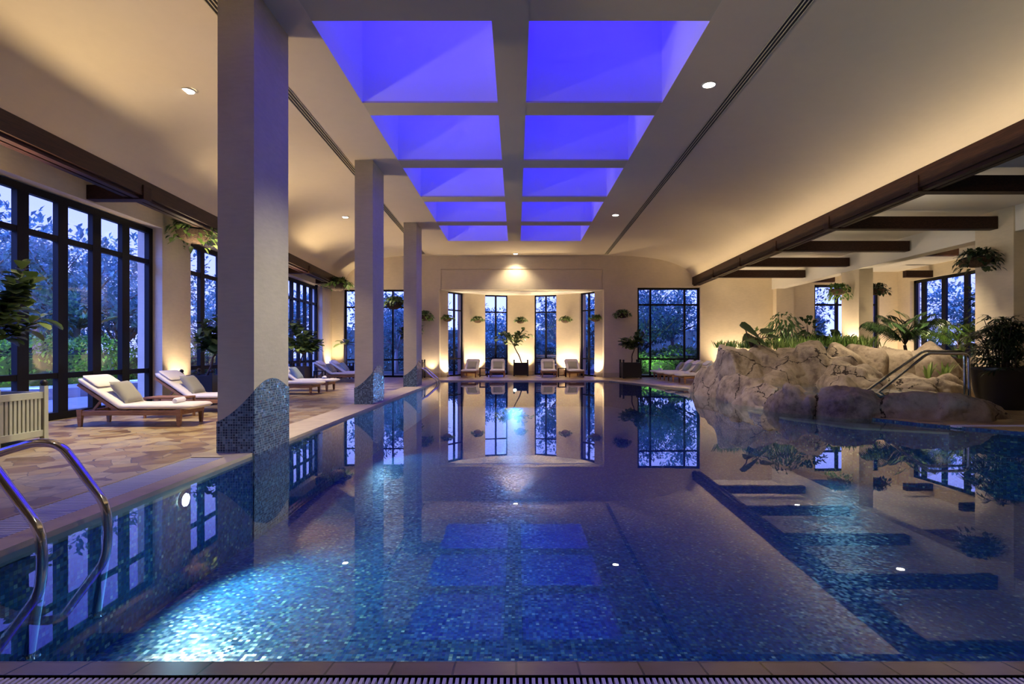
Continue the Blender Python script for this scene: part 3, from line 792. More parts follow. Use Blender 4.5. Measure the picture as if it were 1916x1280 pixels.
# ================================================================== planters and plants
def planter(x, y, w, h, mat, lab, slats=False):
    t = thing('planter_box', lab, 'planter', (x, y, 0)); hw = w / 2
    b = MB()
    if slats:
        n = 10
        for k in range(n):
            u = -hw + .06 + (w - .12) * (k + .5) / n
            for s in (-1, 1):
                b.bevbox(u - .018, u + .018, s * hw * .93 - .012, s * hw * .93 + .012, .12, h - .08, .003)
                b.bevbox(s * hw * .93 - .012, s * hw * .93 + .012, u - .018, u + .018, .12, h - .08, .003)
        for z0, z1 in ((.06, .14), (h - .10, h - .02)):
            for s in (-1, 1):
                b.bevbox(-hw, hw, s * hw * .93 - .02, s * hw * .93 + .02, z0, z1, .004); b.bevbox(s * hw * .93 - .02, s * hw * .93 + .02, -hw, hw, z0, z1, .004)
        b.build('slatted_side', M[mat], t)
        b = MB(); b.box(-hw * .86, hw * .86, -hw * .86, hw * .86, .05, h - .1); b.build('liner', M['dark'], t)
    else:
        for s in (-1, 1):
            b.bevbox(-hw * .92, hw * .92, s * hw * .92 - .015, s * hw * .92 + .015, .05, h, .004); b.bevbox(s * hw * .92 - .015, s * hw * .92 + .015, -hw * .92, hw * .92, .05, h, .004)
        b.box(-hw * .9, hw * .9, -hw * .9, hw * .9, .04, .07)
        b.build('side_panel', M[mat], t)
    for sx in (-1, 1):
        for sy in (-1, 1):
            b = MB(); b.bevbox(sx * hw * .94 - .03, sx * hw * .94 + .03, sy * hw * .94 - .03, sy * hw * .94 + .03, 0, h + .05, .004)
            p = b.build('corner_post', M[mat], t)
            b = MB(); b.sphere((sx * hw * .94, sy * hw * .94, h + .085), .04); smooth_by_angle(b.build('finial', M['planter'], p), 60)
    b = MB(); b.box(-hw * .88, hw * .88, -hw * .88, hw * .88, h - .12, h - .06); b.build('soil', M['soil'], t)
    return t

def rdir(R, zlo=-1, zhi=1):
    z = R.uniform(zlo, zhi); a = R.uniform(0, 2 * PI); r = math.sqrt(max(0, 1 - z * z))
    return Vector((r * math.cos(a), r * math.sin(a), z))

def fig_tree(loc, base_z, h0, crown, n, seed, lab, lean=(0, 0), leafL=.26, branches=7, rz=0, mat='fig'):
    """fiddle-leaf fig: stem from base_z, crown = (cx,cy,cz, rx,ry,rz) relative to loc"""
    R = random.Random(seed); t = thing('fig_tree', lab, 'plant', (loc[0], loc[1], base_z), rz)
    cx, cy, cz, rx, ry, rzz = crown; cz -= base_z
    top = Vector((cx, cy, cz - rzz * .55))
    st = MB(); pts = [Vector((0, 0, 0)).lerp(top, k / 6) + Vector((math.sin(k * 1.3 + seed) * .02, math.cos(k * 1.7) * .02, 0)) * (k > 0) for k in range(7)]
    st.tube(pts, [.03 - .002 * k for k in range(7)], 8)
    fo = MB(); tips = []
    for k in range(branches):
        a = 2 * PI * k / branches + R.uniform(-.3, .3); e = R.uniform(-.25, 1)
        tip = Vector((cx + rx * .8 * math.cos(a) * math.sqrt(1 - max(0, e) ** 2 * .7), cy + ry * .8 * math.sin(a) * math.sqrt(1 - max(0, e) ** 2 * .7), cz + rzz * .85 * e))
        s0 = top + Vector((0, 0, -.05 * k / branches)); mid = s0.lerp(tip, .5) + Vector((0, 0, -.04 if e < .3 else .04))
        st.tube([s0, mid, tip], [.014, .010, .006], 6); tips.append((s0, mid, tip))
    per = max(3, int(n * 1.95) // branches)
    for s0, mid, tip in tips:
        for j in range(per):
            u = .25 + .75 * (j + R.random()) / per
            p = s0.lerp(mid, u * 2) if u < .5 else mid.lerp(tip, u * 2 - 1)
            d = (tip - s0).normalized() * .5 + rdir(R, -.5, .8) * .9
            L = leafL * R.uniform(.7, 1.15)
            fo.leaf(p + rdir(R) * .03, d, (0, 0, 1), L, L * R.uniform(.6, .78), R.uniform(.15, .5), R.uniform(.15, .35))
    st.build('stem', M['darkstem'], t, True); smooth_by_angle(fo.build('foliage', M[mat], t), 50)
    return t

# pale planter and fig at the left frame edge
planter(-6.08, 6.35, .66, .62, 'planter_green', 'sage green slatted planter at the left edge near the handrails', True)
fig_tree((-6.2, 6.42), .52, 0, (-.02, 0, 1.62, .60, .6, .78), 220, 3, 'leafy fig at the left edge in the sage slatted planter', leafL=.22, branches=14)
planter(-6.42, 11.25, .64, .60, 'planter', 'black planter box behind the second lounger')
fig_tree((-6.42, 11.25), .50, 0, (.22, .0, 1.38, .40, .42, .62), 120, 5, 'lush fig tree beside the bright pier behind the nearest pillar', leafL=.24, branches=10)
planter(-6.86, 17.2, .58, .6, 'planter', 'black planter box against the pier past the nearest pillar')
fig_tree((-6.86, 17.2), .50, 0, (.12, 0, 1.45, .62, .55, .80), 170, 7, 'large fig tree seen just right of the nearest pillar', leafL=.27, branches=11)
planter(-4.02, 21.75, .66, .62, 'planter', 'black planter box behind the farthest pool pillar')
fig_tree((-4.05, 21.75), .52, 0, (-.1, 0, 1.75, .55, .45, .62), 100, 8, 'fig tree half hidden behind the farthest pool pillar', leafL=.26, branches=9)
planter(.20, 23.75, .63, .58, 'planter', 'black planter box in the middle of the niche')
fig_tree((.28, 23.75), .48, 0, (-.40, 0, 1.62, .95, .45, .42), 62, 11, 'leaning fig tree in the middle of the niche', leafL=.27, branches=9)
planter(4.55, 21.75, .72, .62, 'planter', 'black planter box between the niche and the right window')
fig_tree((4.55, 21.65), .52, 0, (.10, -.1, 1.48, .60, .4, .52), 92, 13, 'round-crowned fig tree left of the right window', leafL=.26, branches=9)

def strap_clump(name, loc, n, L, W, seed, lab, mat='lily', cat='plant', spread=.6, group=None, kind=None, rad=.05, ell=None):
    R = random.Random(seed); b = MB()
    for i in range(n):
        a = R.uniform(0, 2 * PI); l = L * R.uniform(.6, 1.1); out = spread * R.uniform(.3, 1.1)
        r = Vector((math.cos(a), math.sin(a), 0)); w = W * R.uniform(.7, 1.1)
        if ell: p = Vector((R.uniform(-1, 1) * ell[0], R.uniform(-1, 1) * ell[1], 0))
        else: p = r * R.uniform(0, rad)
        sd = Vector((-r.y, r.x, 0)); vs = []
        for k in range(6):
            t = k / 5; c = p + r * (l * out * t) + Vector((0, 0, l * (t - out * .62 * t * t)))
            ww = w / 2 * (math.sin(PI * min(1, .18 + .82 * t)) ** .7 if t < 1 else .02)
            vs += [c - sd * ww, c - Vector((0, 0, .15 * w)), c + sd * ww]
        b.add(vs, [(3 * k, 3 * k + 1, 3 * k + 4, 3 * k + 3) for k in range(5)] + [(3 * k + 1, 3 * k + 2, 3 * k + 5, 3 * k + 4) for k in range(5)])
    o = b.build(name, M[mat]); smooth_by_angle(o, 60); o.location = loc
    return tag(o, lab, cat, group, kind)

def palm(loc, nf, L, seed, lab, trunk=.0, mat='palm', name='palm', up=(.5, 1.1), leafw=.035, nl=22, az=None):
    R = random.Random(seed); t = thing(name, lab, 'plant', loc); fo = MB(); st = MB()
    if trunk > .02: st.tube([(0, 0, 0), (.02, 0, trunk * .5), (0, .02, trunk)], [.055, .045, .04], 10)
    for i in range(nf):
        a = (2 * PI * i / nf + R.uniform(-.25, .25)) if az is None else az[i % len(az)] + R.uniform(-.15, .15); e = R.uniform(*up); l = L * R.uniform(.75, 1.05)
        r = Vector((math.cos(a), math.sin(a), 0)); pts = []
        for k in range(9):
            u = k / 8; ang = e - u * u * R.uniform(1.0, 1.6)
            pts.append((pts[-1] + (r * math.cos(ang) + Vector((0, 0, math.sin(ang)))) * (l / 8)) if pts else Vector((0, 0, trunk)))
        st.tube(pts, [.010 - .0009 * k for k in range(9)], 5)
        for k in range(nl):
            u = .18 + .82 * k / nl; q = u * 8; i0 = min(7, int(q)); p = pts[i0].lerp(pts[i0 + 1], q - i0); d = (pts[i0 + 1] - pts[i0]).normalized()
            sd = d.cross(Vector((0, 0, 1))).normalized(); ll = l * .36 * math.sin(PI * (.15 + .8 * u)) ** .8
            for s in (-1, 1):
                dd = (sd * s * .85 + d * .55 - Vector((0, 0, .32))).normalized()
                fo.leaf(p, dd, (0, 0, 1), ll, leafw, .45, .1, ((0, .3), (.35, 1), (.75, .7), (1, .05)))
    st.build('stem', M['darkstem'], t, True); smooth_by_angle(fo.build('fronds', M[mat], t), 60)
    return t

def bush(name, loc, rad, n, L, seed, lab, mat, stem=.0, W=.5, cat='plant', group=None, droop=.25, kind=None, simple=False):
    R = random.Random(seed); t = thing(name, lab, cat, loc, 0, group, kind); fo = MB(); st = MB()
    c = Vector((0, 0, stem + rad[2]))
    for i in range(n):
        d = rdir(R, -.75, 1); k = R.uniform(.35, 1) ** .6
        p = c + Vector((d.x * rad[0], d.y * rad[1], d.z * rad[2])) * k
        dd = d + rdir(R) * .7; l = L * R.uniform(.7, 1.2)
        if simple: fo.quadleaf(p, dd, (0, 0, 1), l, l * W)
        else: fo.leaf(p, dd, (0, 0, 1), l, l * W, droop, .2)
    for k in range(5):
        d = rdir(R, 0, 1); st.tube([(0, 0, 0), (0, 0, stem * .7 + .05), c + Vector((d.x * rad[0], d.y * rad[1], d.z * rad[2])) * .75], [.016, .013, .005], 6)
    st.build('stem', M['darkstem'], t, True); smooth_by_angle(fo.build('foliage', M[mat], t), 50)
    return t

# banana-like palm and low planters in the far left corner
planter(-6.75, 21.55, .5, .5, 'planter', 'black planter box in the far left corner')
t = thing('banana_plant', 'broad-leaved banana plant beside the bright far left pier', 'plant', (-6.72, 21.55, .4))
b = MB(); b.tube([(0, 0, 0), (-.02, 0, .5), (.0, 0, .95)], [.06, .05, .035], 10); b.build('stem', M['bark'], t, True)
b = MB()
for a, e, l in ((PI, .75, .62), (PI * .92, .3, .6), (.1, .55, .62), (-.15, .15, .6), (1.4, .9, .5), (4.6, .6, .55), (2.6, 1.2, .5), (.8, 1.1, .5)):
    b.leaf((0, 0, .93), (math.cos(a) * math.cos(e), math.sin(a) * math.cos(e), math.sin(e)), (0, 0, 1), l, .26, .5, .3)
smooth_by_angle(b.build('foliage', M['pothos'], t), 50)
planter(-5.95, 21.9, .5, .5, 'planter', 'low black planter box behind the reclined lounger')
strap_clump('strap_leaf_plant', (-5.95, 21.9, .42), 16, .45, .045, 4, 'dry grassy plant in the low far left planter', 'fern')
strap_clump('strap_leaf_plant', (-6.95, 11.75, 0), 9, .62, .05, 21, 'reedy plant at the foot of the bright pier by the second lounger', 'fern', spread=.45)

# hanging baskets
def make_basket(lab, loc, seed, r=.27, trail=.22, n=190, wall=None, scale=1, mat='pothos', dens=1):
    R = random.Random(seed); t = thing('hanging_basket', lab, 'basket', loc, 0, 'planted baskets on the walls and pillars')
    b = MB(); b.lathe([(.02, -.20), (.12, -.195), (.20, -.14), (.25, -.05), (.27, 0), (.25, .0), (.2, -.05), (.02, -.06)], 24); smooth_by_angle(b.build('bowl', M['coir'], t), 50)
    b = MB(); b.lathe([(.272, -.012), (.284, -.012), (.284, .012), (.272, .012), (.272, -.012)], 24)
    for k in range(8):
        a = 2 * PI * k / 8; b.tube([(.275 * math.cos(a), .275 * math.sin(a), 0), (.26 * math.cos(a), .26 * math.sin(a), -.06), (.20 * math.cos(a), .20 * math.sin(a), -.15), (.02 * math.cos(a), .02 * math.sin(a), -.205)], .004, 4)
    if wall is not None:
        w = Vector(wall); s = Vector((-w.y, w.x, 0)).normalized() * .02
        b.bar(w.normalized() * .27, w, .02, .02); b.bar(w.normalized() * .2 + Vector((0, 0, -.15)), w + Vector((0, 0, -.02)), .014, .014); b.box(w.x - .03, w.x + .03, w.y - .03, w.y + .03, -.10, .08)
    b.build('wire_frame', M['frame'], t)
    b = MB()
    for i in range(int(n * dens)):
        a = R.uniform(0, 2 * PI); k = R.random() ** .5; rr = k * .40
        z = .14 * (1 - k * k) + R.uniform(0, .07)
        if k > .68: z = -R.random() ** 1.6 * trail + .05
        p = Vector((rr * math.cos(a), rr * math.sin(a), z)); d = Vector((math.cos(a), math.sin(a), .45 - k)) + rdir(R) * .6
        L = R.uniform(.07, .13); b.leaf(p, d, (0, 0, 1), L, L * .72, .4, .2, ((0, .2), (.25, 1), (.6, .8), (1, .05)))
    for i in range(22):
        a = R.uniform(0, 2 * PI); b.leaf((.12 * math.cos(a), .12 * math.sin(a), .02), (math.cos(a) * .6, math.sin(a) * .6, 1), (math.cos(a), math.sin(a), 0), R.uniform(.16, .27), .06, .1, .2)
    smooth_by_angle(b.build('foliage', M[mat], t), 50)
    if scale != 1: t.scale = (scale,) * 3
    return t
make_basket('big planted basket high on the pier left of the nearest pillar', (-6.80, 11.5, 3.62), 31, wall=(-.36, 0, 0), scale=1.25, trail=.3)
make_basket('dark planted basket high on the pier left of the middle pillar', (-6.75, 20.6, 3.62), 32, wall=(-.62, 0, 0), scale=1.3, trail=.1)
make_basket('planted basket on the side of the farthest pool pillar', (-3.80, 16.9, 2.58), 33, wall=(-.0 + .38, 0, 0), scale=1.0, trail=.1)
make_basket('planted basket on the end wall right of the farthest pool pillar', (-3.72, 21.95, 2.50), 34, wall=(0, .34, 0))
make_basket('planted basket on the dim end wall right of the niche', (4.28, 21.95, 2.58), 35, wall=(0, .34, 0), scale=.85, trail=.2)
for i, (q, lab) in enumerate(((0, 'planted basket at the left end of the niche'), (2, 'planted basket above the left niche loungers'), (4, 'planted basket above the niche fig tree'), (6, 'planted basket above the right niche loungers'), (8, 'planted basket at the right end of the niche'))):
    px = (-2.86, -1.68, .19, 2.14, 3.29)[i]
    mid = (Vector(BAY[q]) + Vector(BAY[q + 1])) / 2; dirv = (mid - BC).normalized()
    d0 = mid - dirv * .36
    make_basket(lab, (px, d0.y, 2.45), 40 + i, wall=(dirv.x * .36, dirv.y * .36, 0), scale=.74, trail=.10, dens=.9)
make_basket('planted basket with pale trailing leaves on the farther cream pillar', (10.08, 17.1, 3.02), 46, wall=(.40, 0, 0), scale=.92, trail=.38, mat='fern')
make_basket('dark planted basket on the aisle side of the farther cream pillar', (11.30, 17.1, 3.02), 47, wall=(-.36, 0, 0), scale=.9, trail=.2, mat='darkleaf')
make_basket('dark planted basket on the nearer cream pillar', (10.06, 11.9, 3.12), 48, wall=(.36, 0, 0), scale=1.0, trail=.3, mat='darkleaf', dens=1.2)

# ================================================================== rocks
def rock_mass(name, blobs, lab, voxel=.045, seed=0, amp=.05, floor=-.35):
    """blobs: (x, y, ztop, rx, ry, rz, yaw, power)"""
    bm = bmesh.new(); R = random.Random(seed)
    for (x, y, zt, rx, ry, rz, yaw, pw) in blobs:
        r = bmesh.ops.create_icosphere(bm, subdivisions=4, radius=1)
        off = Vector((R.uniform(-9, 9), R.uniform(-9, 9), R.uniform(-9, 9))); cz = zt - rz
        pl = [(rdir(R, -.15, .9), R.uniform(.62, .86)) for _ in range(9)] + [(Vector((R.uniform(-.15, .15), R.uniform(-.3, .05), 1)).normalized(), R.uniform(.78, .9))]
        rot = Matrix.Rotation(yaw, 3, 'Z') @ Matrix.Rotation(R.uniform(-.12, .12), 3, 'Y')
        shaped = []
        for v in r['verts']:
            p = v.co.copy(); k = (abs(p.x) ** pw + abs(p.y) ** pw + abs(p.z) ** pw) ** (-1 / pw); p = p * k
            for pn, pd in pl:
                ex = p.dot(pn) - pd
                if ex > 0: p = p - pn * (ex * .88)
            p *= 1 + .11 * noise.noise(p * 1.1 + off) + .04 * noise.noise(p * 2.7 + off)
            shaped.append((v, rot @ Vector((p.x * rx, p.y * ry, p.z * rz)) * 1.12))
        cz = zt - max(q.z for _, q in shaped)
        for v, q in shaped:
            v.co = q + Vector((x, y, cz))
            if v.co.z < floor: v.co.z = floor
    me = bpy.data.meshes.new('tmp'); bm.to_mesh(me); bm.free()
    o = bpy.data.objects.new('tmp', me); COL.objects.link(o)
    md = o.modifiers.new('r', 'REMESH'); md.mode = 'VOXEL'; md.voxel_size = voxel
    sm = o.modifiers.new('s', 'SMOOTH'); sm.factor = .5; sm.iterations = 3
    dg = bpy.context.evaluated_depsgraph_get(); dg.update()
    me2 = bpy.data.meshes.new_from_object(o.evaluated_get(dg)); bpy.data.objects.remove(o); bpy.data.meshes.remove(me)
    me2.name = name
    nrm = [v.normal.copy() for v in me2.vertices]
    for v, nn in zip(me2.vertices, nrm):
        p = v.co; q = p * 1.1 + Vector((seed * 3.1, 0, 0))
        r1 = noise.ridged_multi_fractal(q * .9, 1.0, 2.0, 4, 1.0, 2.0) if False else noise.fractal(q * 1.8, .9, 2.1, 4)
        cell = noise.voronoi(q * .75 + Vector((noise.noise(q * 2), noise.noise(q * 2 + Vector((7, 0, 0))), 0)) * .35)[0]
        crack = max(0, 1 - (cell[1] - cell[0]) / .06)
        v.co = p + nn * (amp * .6 * r1 - .03 * crack * crack)
    me2.materials.clear(); me2.materials.append(M['rock'])
    ob = bpy.data.objects.new(name, me2); COL.objects.link(ob); smooth_by_angle(ob, 50)
    return tag(recenter(ob), lab, 'rock')
rock_mass('rock_outcrop', [
    (5.34, 13.1, 1.28, .62, .75, 1.0, .2, 3.6), (5.98, 13.3, 1.25, .85, .75, 1.1, .05, 4.5), (6.45, 13.1, 1.22, .62, .75, 1.1, -.2, 3.6), (6.95, 13.0, 1.38, .50, .62, 1.1, .3, 2.6),
    (5.05, 13.6, .78, .42, .6, .75, .4, 2.6), (5.12, 14.7, .72, .38, .7, .7, 0, 2.6), (6.05, 12.45, .70, .55, .4, .7, .1, 2.8), (7.5, 12.9, .98, .5, .5, .8, -.2, 3.2)],
    'tallest tan cracked rock rising beside the lounger row', seed=1, amp=.085)
rock_mass('rock_slope', [
    (7.35, 12.2, .92, .62, .5, .7, .1, 2.8), (8.05, 12.2, .80, .55, .5, .65, .2, 2.4), (7.0, 11.75, .58, .5, .42, .6, -.2, 2.6), (7.75, 11.7, .52, .5, .4, .55, .1, 2.4),
    (8.6, 11.9, .62, .5, .45, .5, -.1, 2.6), (8.5, 11.45, .42, .6, .38, .5, .1, 2.6), (9.15, 11.7, .50, .4, .4, .45, .2, 2.5)],
    'lower lit rocks sloping down behind the slanted handrails', seed=2, amp=.1)
rock_mass('rock_ridge', [
    (4.95, 11.9, .55, .30, .65, .6, .15, 2.6), (4.98, 10.95, .46, .34, .55, .6, .1, 2.8), (5.1, 10.1, .50, .42, .5, .6, -.3, 2.6), (5.62, 9.45, .46, .55, .40, .6, -.5, 3.0),
    (6.35, 9.05, .42, .55, .40, .6, -.35, 2.8), (7.05, 8.85, .40, .58, .38, .55, -.1, 2.8), (7.65, 8.95, .30, .45, .36, .5, .1, 2.4), (5.25, 9.75, .34, .3, .3, .5, .4, 3.2), (5.95, 9.12, .30, .34, .26, .5, -.4, 3.2), (6.7, 8.78, .27, .36, .24, .45, -.2, 3.4), (7.35, 8.68, .24, .34, .24, .4, .1, 3), (4.82, 11.4, .34, .24, .35, .5, .1, 3.2), (4.98, 12.7, .62, .28, .5, .6, 0, 2.5)],
    'low dark rock rim between the pool and the rock spa', seed=3, amp=.13, voxel=.035)
for i, (x, y, zt, rx, ry, rz, lab) in enumerate((
    (8.25, 14.0, 1.32, .66, .6, 1.1, 'smooth dark boulder behind the peak of the tall rock'),
    (9.0, 14.2, 1.27, .50, .6, 1.1, 'dark boulder in front of the farther cream pillar'),
    (9.95, 14.2, 1.22, .55, .6, 1.0, 'bluish boulder below the kentia palm'),
    (10.55, 13.8, 1.36, .62, .6, 1.1, 'round brown boulder right of the kentia palm'),
    (11.5, 13.3, 1.38, .6, .5, 1.1, 'brown boulder partly behind the bamboo palm'),
    (9.9, 12.6, .62, .75, .45, .6, 'low shadowed rock under the top of the handrails'))):
    rock_mass('boulder', [(x, y, zt, rx, ry, rz, .2 * i, 2.3)], lab, .05, 10 + i, .04)
# spa water inside the ridge
m = MB(); m.prism([(5.3, 9.9), (6.0, 9.35), (7.2, 9.15), (7.6, 9.4), (7.7, 11.3), (7.2, 11.6), (6.4, 12.1), (5.3, 12.4)], 0, .30)
o = m.build('spa_basin', M['pool']); tag(o, 'mosaic floor of the small rock spa', 'spa', None, 'structure')
m = MB(); m.add([(x, y, .345) for x, y in ((5.0, 9.9), (6.0, 9.2), (7.2, 9.1), (7.65, 9.35), (7.75, 11.4), (7.2, 11.7), (6.4, 12.2), (5.1, 12.5))], [tuple(range(8))])
o = m.build('spa_water', M['water']); tag(o, 'still water in the raised rock spa', 'water', None, 'structure')
# planting bed behind the rocks
m = MB(); m.box(5.4, 15.5, 14.2, 21.0, 0, .55) if False else m.prism([(6.0, 14.7), (7.6, 14.5), (8.4, 14.9), (10.4, 14.9), (11.8, 14.1), (15.5, 13.9), (15.5, 17.0), (7.6, 17.0), (6.0, 15.2)], 0, .9)
o = m.build('planting_bed', M['soil']); tag(o, 'raised planting bed behind the rocks', 'bed', None, 'structure')

# plants on the rocks
t = thing('elephant_ear', 'dark elephant ear plant on top of the tall rock', 'plant', (5.72, 13.25, 1.24)); st = MB(); b = MB()
for (dx, dy, dz, L, W, d) in ((-.28, 0, .50, .52, .36, (.75, -.3, -.45)), (.25, .05, .30, .38, .26, (.9, -.2, .35)), (.05, .1, .22, .36, .28, (-.7, -.4, -.1)), (-.12, -.1, .12, .3, .22, (.4, -.8, -.2)), (.1, 0, .15, .3, .2, (.5, -.4, -.3)), (.4, 0, .2, .3, .2, (1, -.2, .1))):
    st.tube([(0, 0, -.1), (dx * .5, dy * .5, dz * .7), (dx, dy, dz)], [.018, .014, .01], 6)
    b.leaf((dx, dy, dz), d, (0, -.6, 1), L, W, .25, .15, ((0, .6), (.12, 1), (.4, .92), (.75, .5), (1, .03)))
st.build('stem', M['darkstem'], t, True); smooth_by_angle(b.build('foliage', M['darkleaf'], t), 50)
bush('variegated_shrub', (6.05, 13.6, 1.1), (.34, .25, .22), 120, .12, 51, 'pale variegated shrub behind the elephant ear', 'lily', .1, .4)
for i, (x, y, z, w, dp, n, L, lab, mt) in enumerate((
    (5.35, 13.5, 1.17, .42, .2, 110, .24, 'ferny tufts at the left end of the tall rock', 'fern'),
    (6.75, 14.0, 1.15, .9, .35, 260, .36, 'bright grassy tufts behind the tall rock', 'lily'),
    (8.1, 15.0, 1.22, .9, .4, 340, .44, 'bright ferny tufts in the bed behind the rock peak', 'fern'),
    (9.3, 15.2, 1.2, .7, .4, 260, .40, 'bright ferny tufts at the foot of the farther cream pillar', 'lily'))):
    strap_clump('fern_tufts', (x, y, z), n, L, .035, 60 + i, lab, mt, 'plant', .55, None, None, ell=(w, dp))
bush('dracaena', (7.2, 14.7, .9), (.34, .34, .40), 190, .22, 71, 'dracaena with drooping dark leaves behind the tall rock', 'palm', .45, .2, droop=.9)
bush('dark_shrub', (8.05, 15.0, .9), (.34, .3, .3), 70, .22, 72, 'small dark-leaved shrub right of the dracaena', 'darkleaf', .45, .5)
bush('dark_shrub', (9.15, 15.6, .9), (.42, .3, .26), 90, .24, 73, 'dark spreading shrub in front of the aisle window', 'darkleaf', .15, .55)
palm((10.7, 15.0, .9), 18, 1.45, 81, 'kentia palm with arching fronds right of the farther cream pillar', .35, up=(.85, 1.45), nl=26)
palm((12.5, 15.4, .9), 14, 1.2, 82, 'pale bright palm in front of the aisle glazing', .3, 'fern', up=(.9, 1.45))
palm((13.6, 15.0, .9), 10, 1.0, 83, 'dark palm right of the pale bright palm', .5, up=(.8, 1.4))
for i, (x, y, z, n, L, lab) in enumerate(((11.3, 13.9, .9, 26, .5, 'bright lily clump on the rocks below the aisle glazing'), (12.2, 14.0, .88, 30, .55, 'second bright lily clump below the aisle glazing'), (10.2, 13.0, .4, 18, .52, 'lily clump growing between rocks behind the handrails'), (9.75, 12.9, .45, 16, .42, 'low lily clump left of the handrail bend'), (12.9, 14.2, .9, 22, .5, 'lily clump partly behind the bamboo palm'))):
    strap_clump('lily_clump', (x, y, z), n, L, .06, 90 + i, lab, 'lily', spread=.45)
bush('tall_shrub', (14.3, 16.2, .9), (.8, .6, 1.0), 260, .26, 74, 'dark shrub against the aisle glazing', 'palm', .5, .4)

# bamboo palm in big pot on the right
def bamboo_palm(loc, seed, lab):
    R = random.Random(seed); t = thing('bamboo_palm', lab, 'plant', loc); st = MB(); fo = MB()
    for i in range(38):
        a = R.uniform(0, 2 * PI); r = R.random() ** .6; h = R.uniform(.35, 1.28) * (1.05 - .35 * r)
        tip = Vector((math.cos(a) * r * .42, math.sin(a) * r * .42, h)); st.tube([(math.cos(a) * r * .2, math.sin(a) * r * .2, 0), tip * .6, tip], [.010, .009, .006], 5)
        for k in range(5):
            aa = R.uniform(0, 2 * PI); e = R.uniform(.0, .9); hd = Vector((math.cos(aa) * math.cos(e), math.sin(aa) * math.cos(e), math.sin(e))); q = tip + hd * .12 - Vector((0, 0, R.uniform(0, .35)))
            for j in range(8):
                w = -1.2 + 2.4 * j / 7; sd = hd.cross(Vector((0, 0, 1))).normalized()
                d = hd * math.cos(w) + sd * math.sin(w); fo.leaf(q, d, (0, 0, 1), R.uniform(.2, .3), .032, .55, .15, ((0, .4), (.3, 1), (.8, .8), (1, .1)))
    st.build('stem', M['darkstem'], t, True); smooth_by_angle(fo.build('foliage', M['darkleaf'], t), 50)
t = thing('plant_pot', 'big black tapered pot right of the polished handrails', 'pot', (9.25, 10.35, 0))
b = MB(); b.lathe([(.36, 0), (.44, .3), (.50, .72), (.52, .74), (.52, .78), (.47, .78), (.46, .70)], 36); smooth_by_angle(b.build('body', M['pot'], t), 40)
b = MB(); b.lathe([(.01, .69), (.46, .69)], 24); b.build('soil', M['soil'], t)
bamboo_palm((9.25, 10.35, .68), 5, 'dense dark bamboo palm in the big black pot')
strap_clump('strap_leaf_plant', (10.55, 10.7, 0), 26, .9, .05, 97, 'grassy plant at the right edge behind the bamboo palm', 'palm', spread=.5)

# ================================================================== rails
def fillet(pts, r=.06, n=5):
    pts = [Vector(p) for p in pts]; out = [pts[0]]
    for i in range(1, len(pts) - 1):
        a, c = (pts[i - 1] - pts[i]), (pts[i + 1] - pts[i]); k = min(r, a.length * .45, c.length * .45)
        p, q = pts[i] + a.normalized() * k, pts[i] + c.normalized() * k
        for j in range(n + 1):
            u = j / n; out.append(p * (1 - u) ** 2 + pts[i] * 2 * u * (1 - u) + q * u * u)
    return out + [pts[-1]]
def handrail(name, pts, r, lab, group, fl=.06):
    P = [Vector(p) for p in pts]; base = Vector((P[0].x, P[0].y, 0)); t = thing(name, lab, 'handrail', base, 0, group)
    b = MB(); b.tube([p - base for p in fillet(P, fl)], r, 14); smooth_by_angle(b.build('rail', M['chrome'], t), 60)
    for e in (P[0], P[-1]):
        b = MB(); b.lathe([(r, 0), (r * 2, 0), (r * 1.9, .012), (r, .018)], 18, e - base); smooth_by_angle(b.build('flange', M['chrome'], t), 40)
for y, dx, lab in ((3.40, 0, 'chrome handrail at the left pool edge, the farther of the near pair'), (2.93, 0, 'chrome handrail at the left pool edge, the nearer of the near pair')):
    handrail('pool_handrail', [(-3.62, y, .006), (-3.50, y, .36), (-3.2, y, .47), (-2.99, y, .53), (-2.84, y, .515), (-2.56, y, .14), (-2.545, y, -.06), (-2.62, y, -.55)], .026, lab, 'chrome pool handrails', .07)
for y, lab in ((18.5, 'slim chrome handrail by the farthest pool pillar, the nearer one'), (19.1, 'slim chrome handrail by the farthest pool pillar, the farther one')):
    handrail('pool_handrail', [(-3.42, y, .006), (-3.42, y, .45), (-3.2, y, .52), (-2.72, y, .10), (-2.66, y, -.1), (-2.7, y, -.6)], .024, lab, 'chrome pool handrails', .1)
for dy, dx, lab in ((0, 0, 'polished slanted handrail into the rock spa, the farther one'), (-.62, .0, 'polished slanted handrail into the rock spa, the nearer one')):
    y = 10.6 + dy
    a = [at(1618, 738, 10.6), at(1728, 657, 10.6), at(1804, 658, 10.6), at(1808, 760, 10.6)]
    if dy: a = [at(1638, 738, y), at(1736, 661, y), at(1812, 662, y), at(1816, 757, y)]
    a[-1].z = .0; a[-1].x = a[-2].x + .02; a[0].z = .30
    handrail('spa_handrail', a, .026, lab, 'polished spa handrails', .09)

# ================================================================== pool lamps
def pool_lamp(loc, d, watts, lab, ang=150, col=(.75, .95, 1.0), r=.055):
    t = thing('pool_light', lab, 'pool light', loc); d = Vector(d).normalized()
    q = Vector((0, 0, 1)).rotation_difference(d).to_matrix().to_4x4()
    b = MB(); b.lathe([(r, 0), (r + .02, 0), (r + .02, .025), (r, .025)], 24); o = b.build('bezel', M['chrome'], t); o.data.transform(q)
    b = MB(); b.lathe([(1e-3, .012), (r, .012)], 24); o = b.build('lens', M['poollamp'], t); o.data.transform(q)
    return t
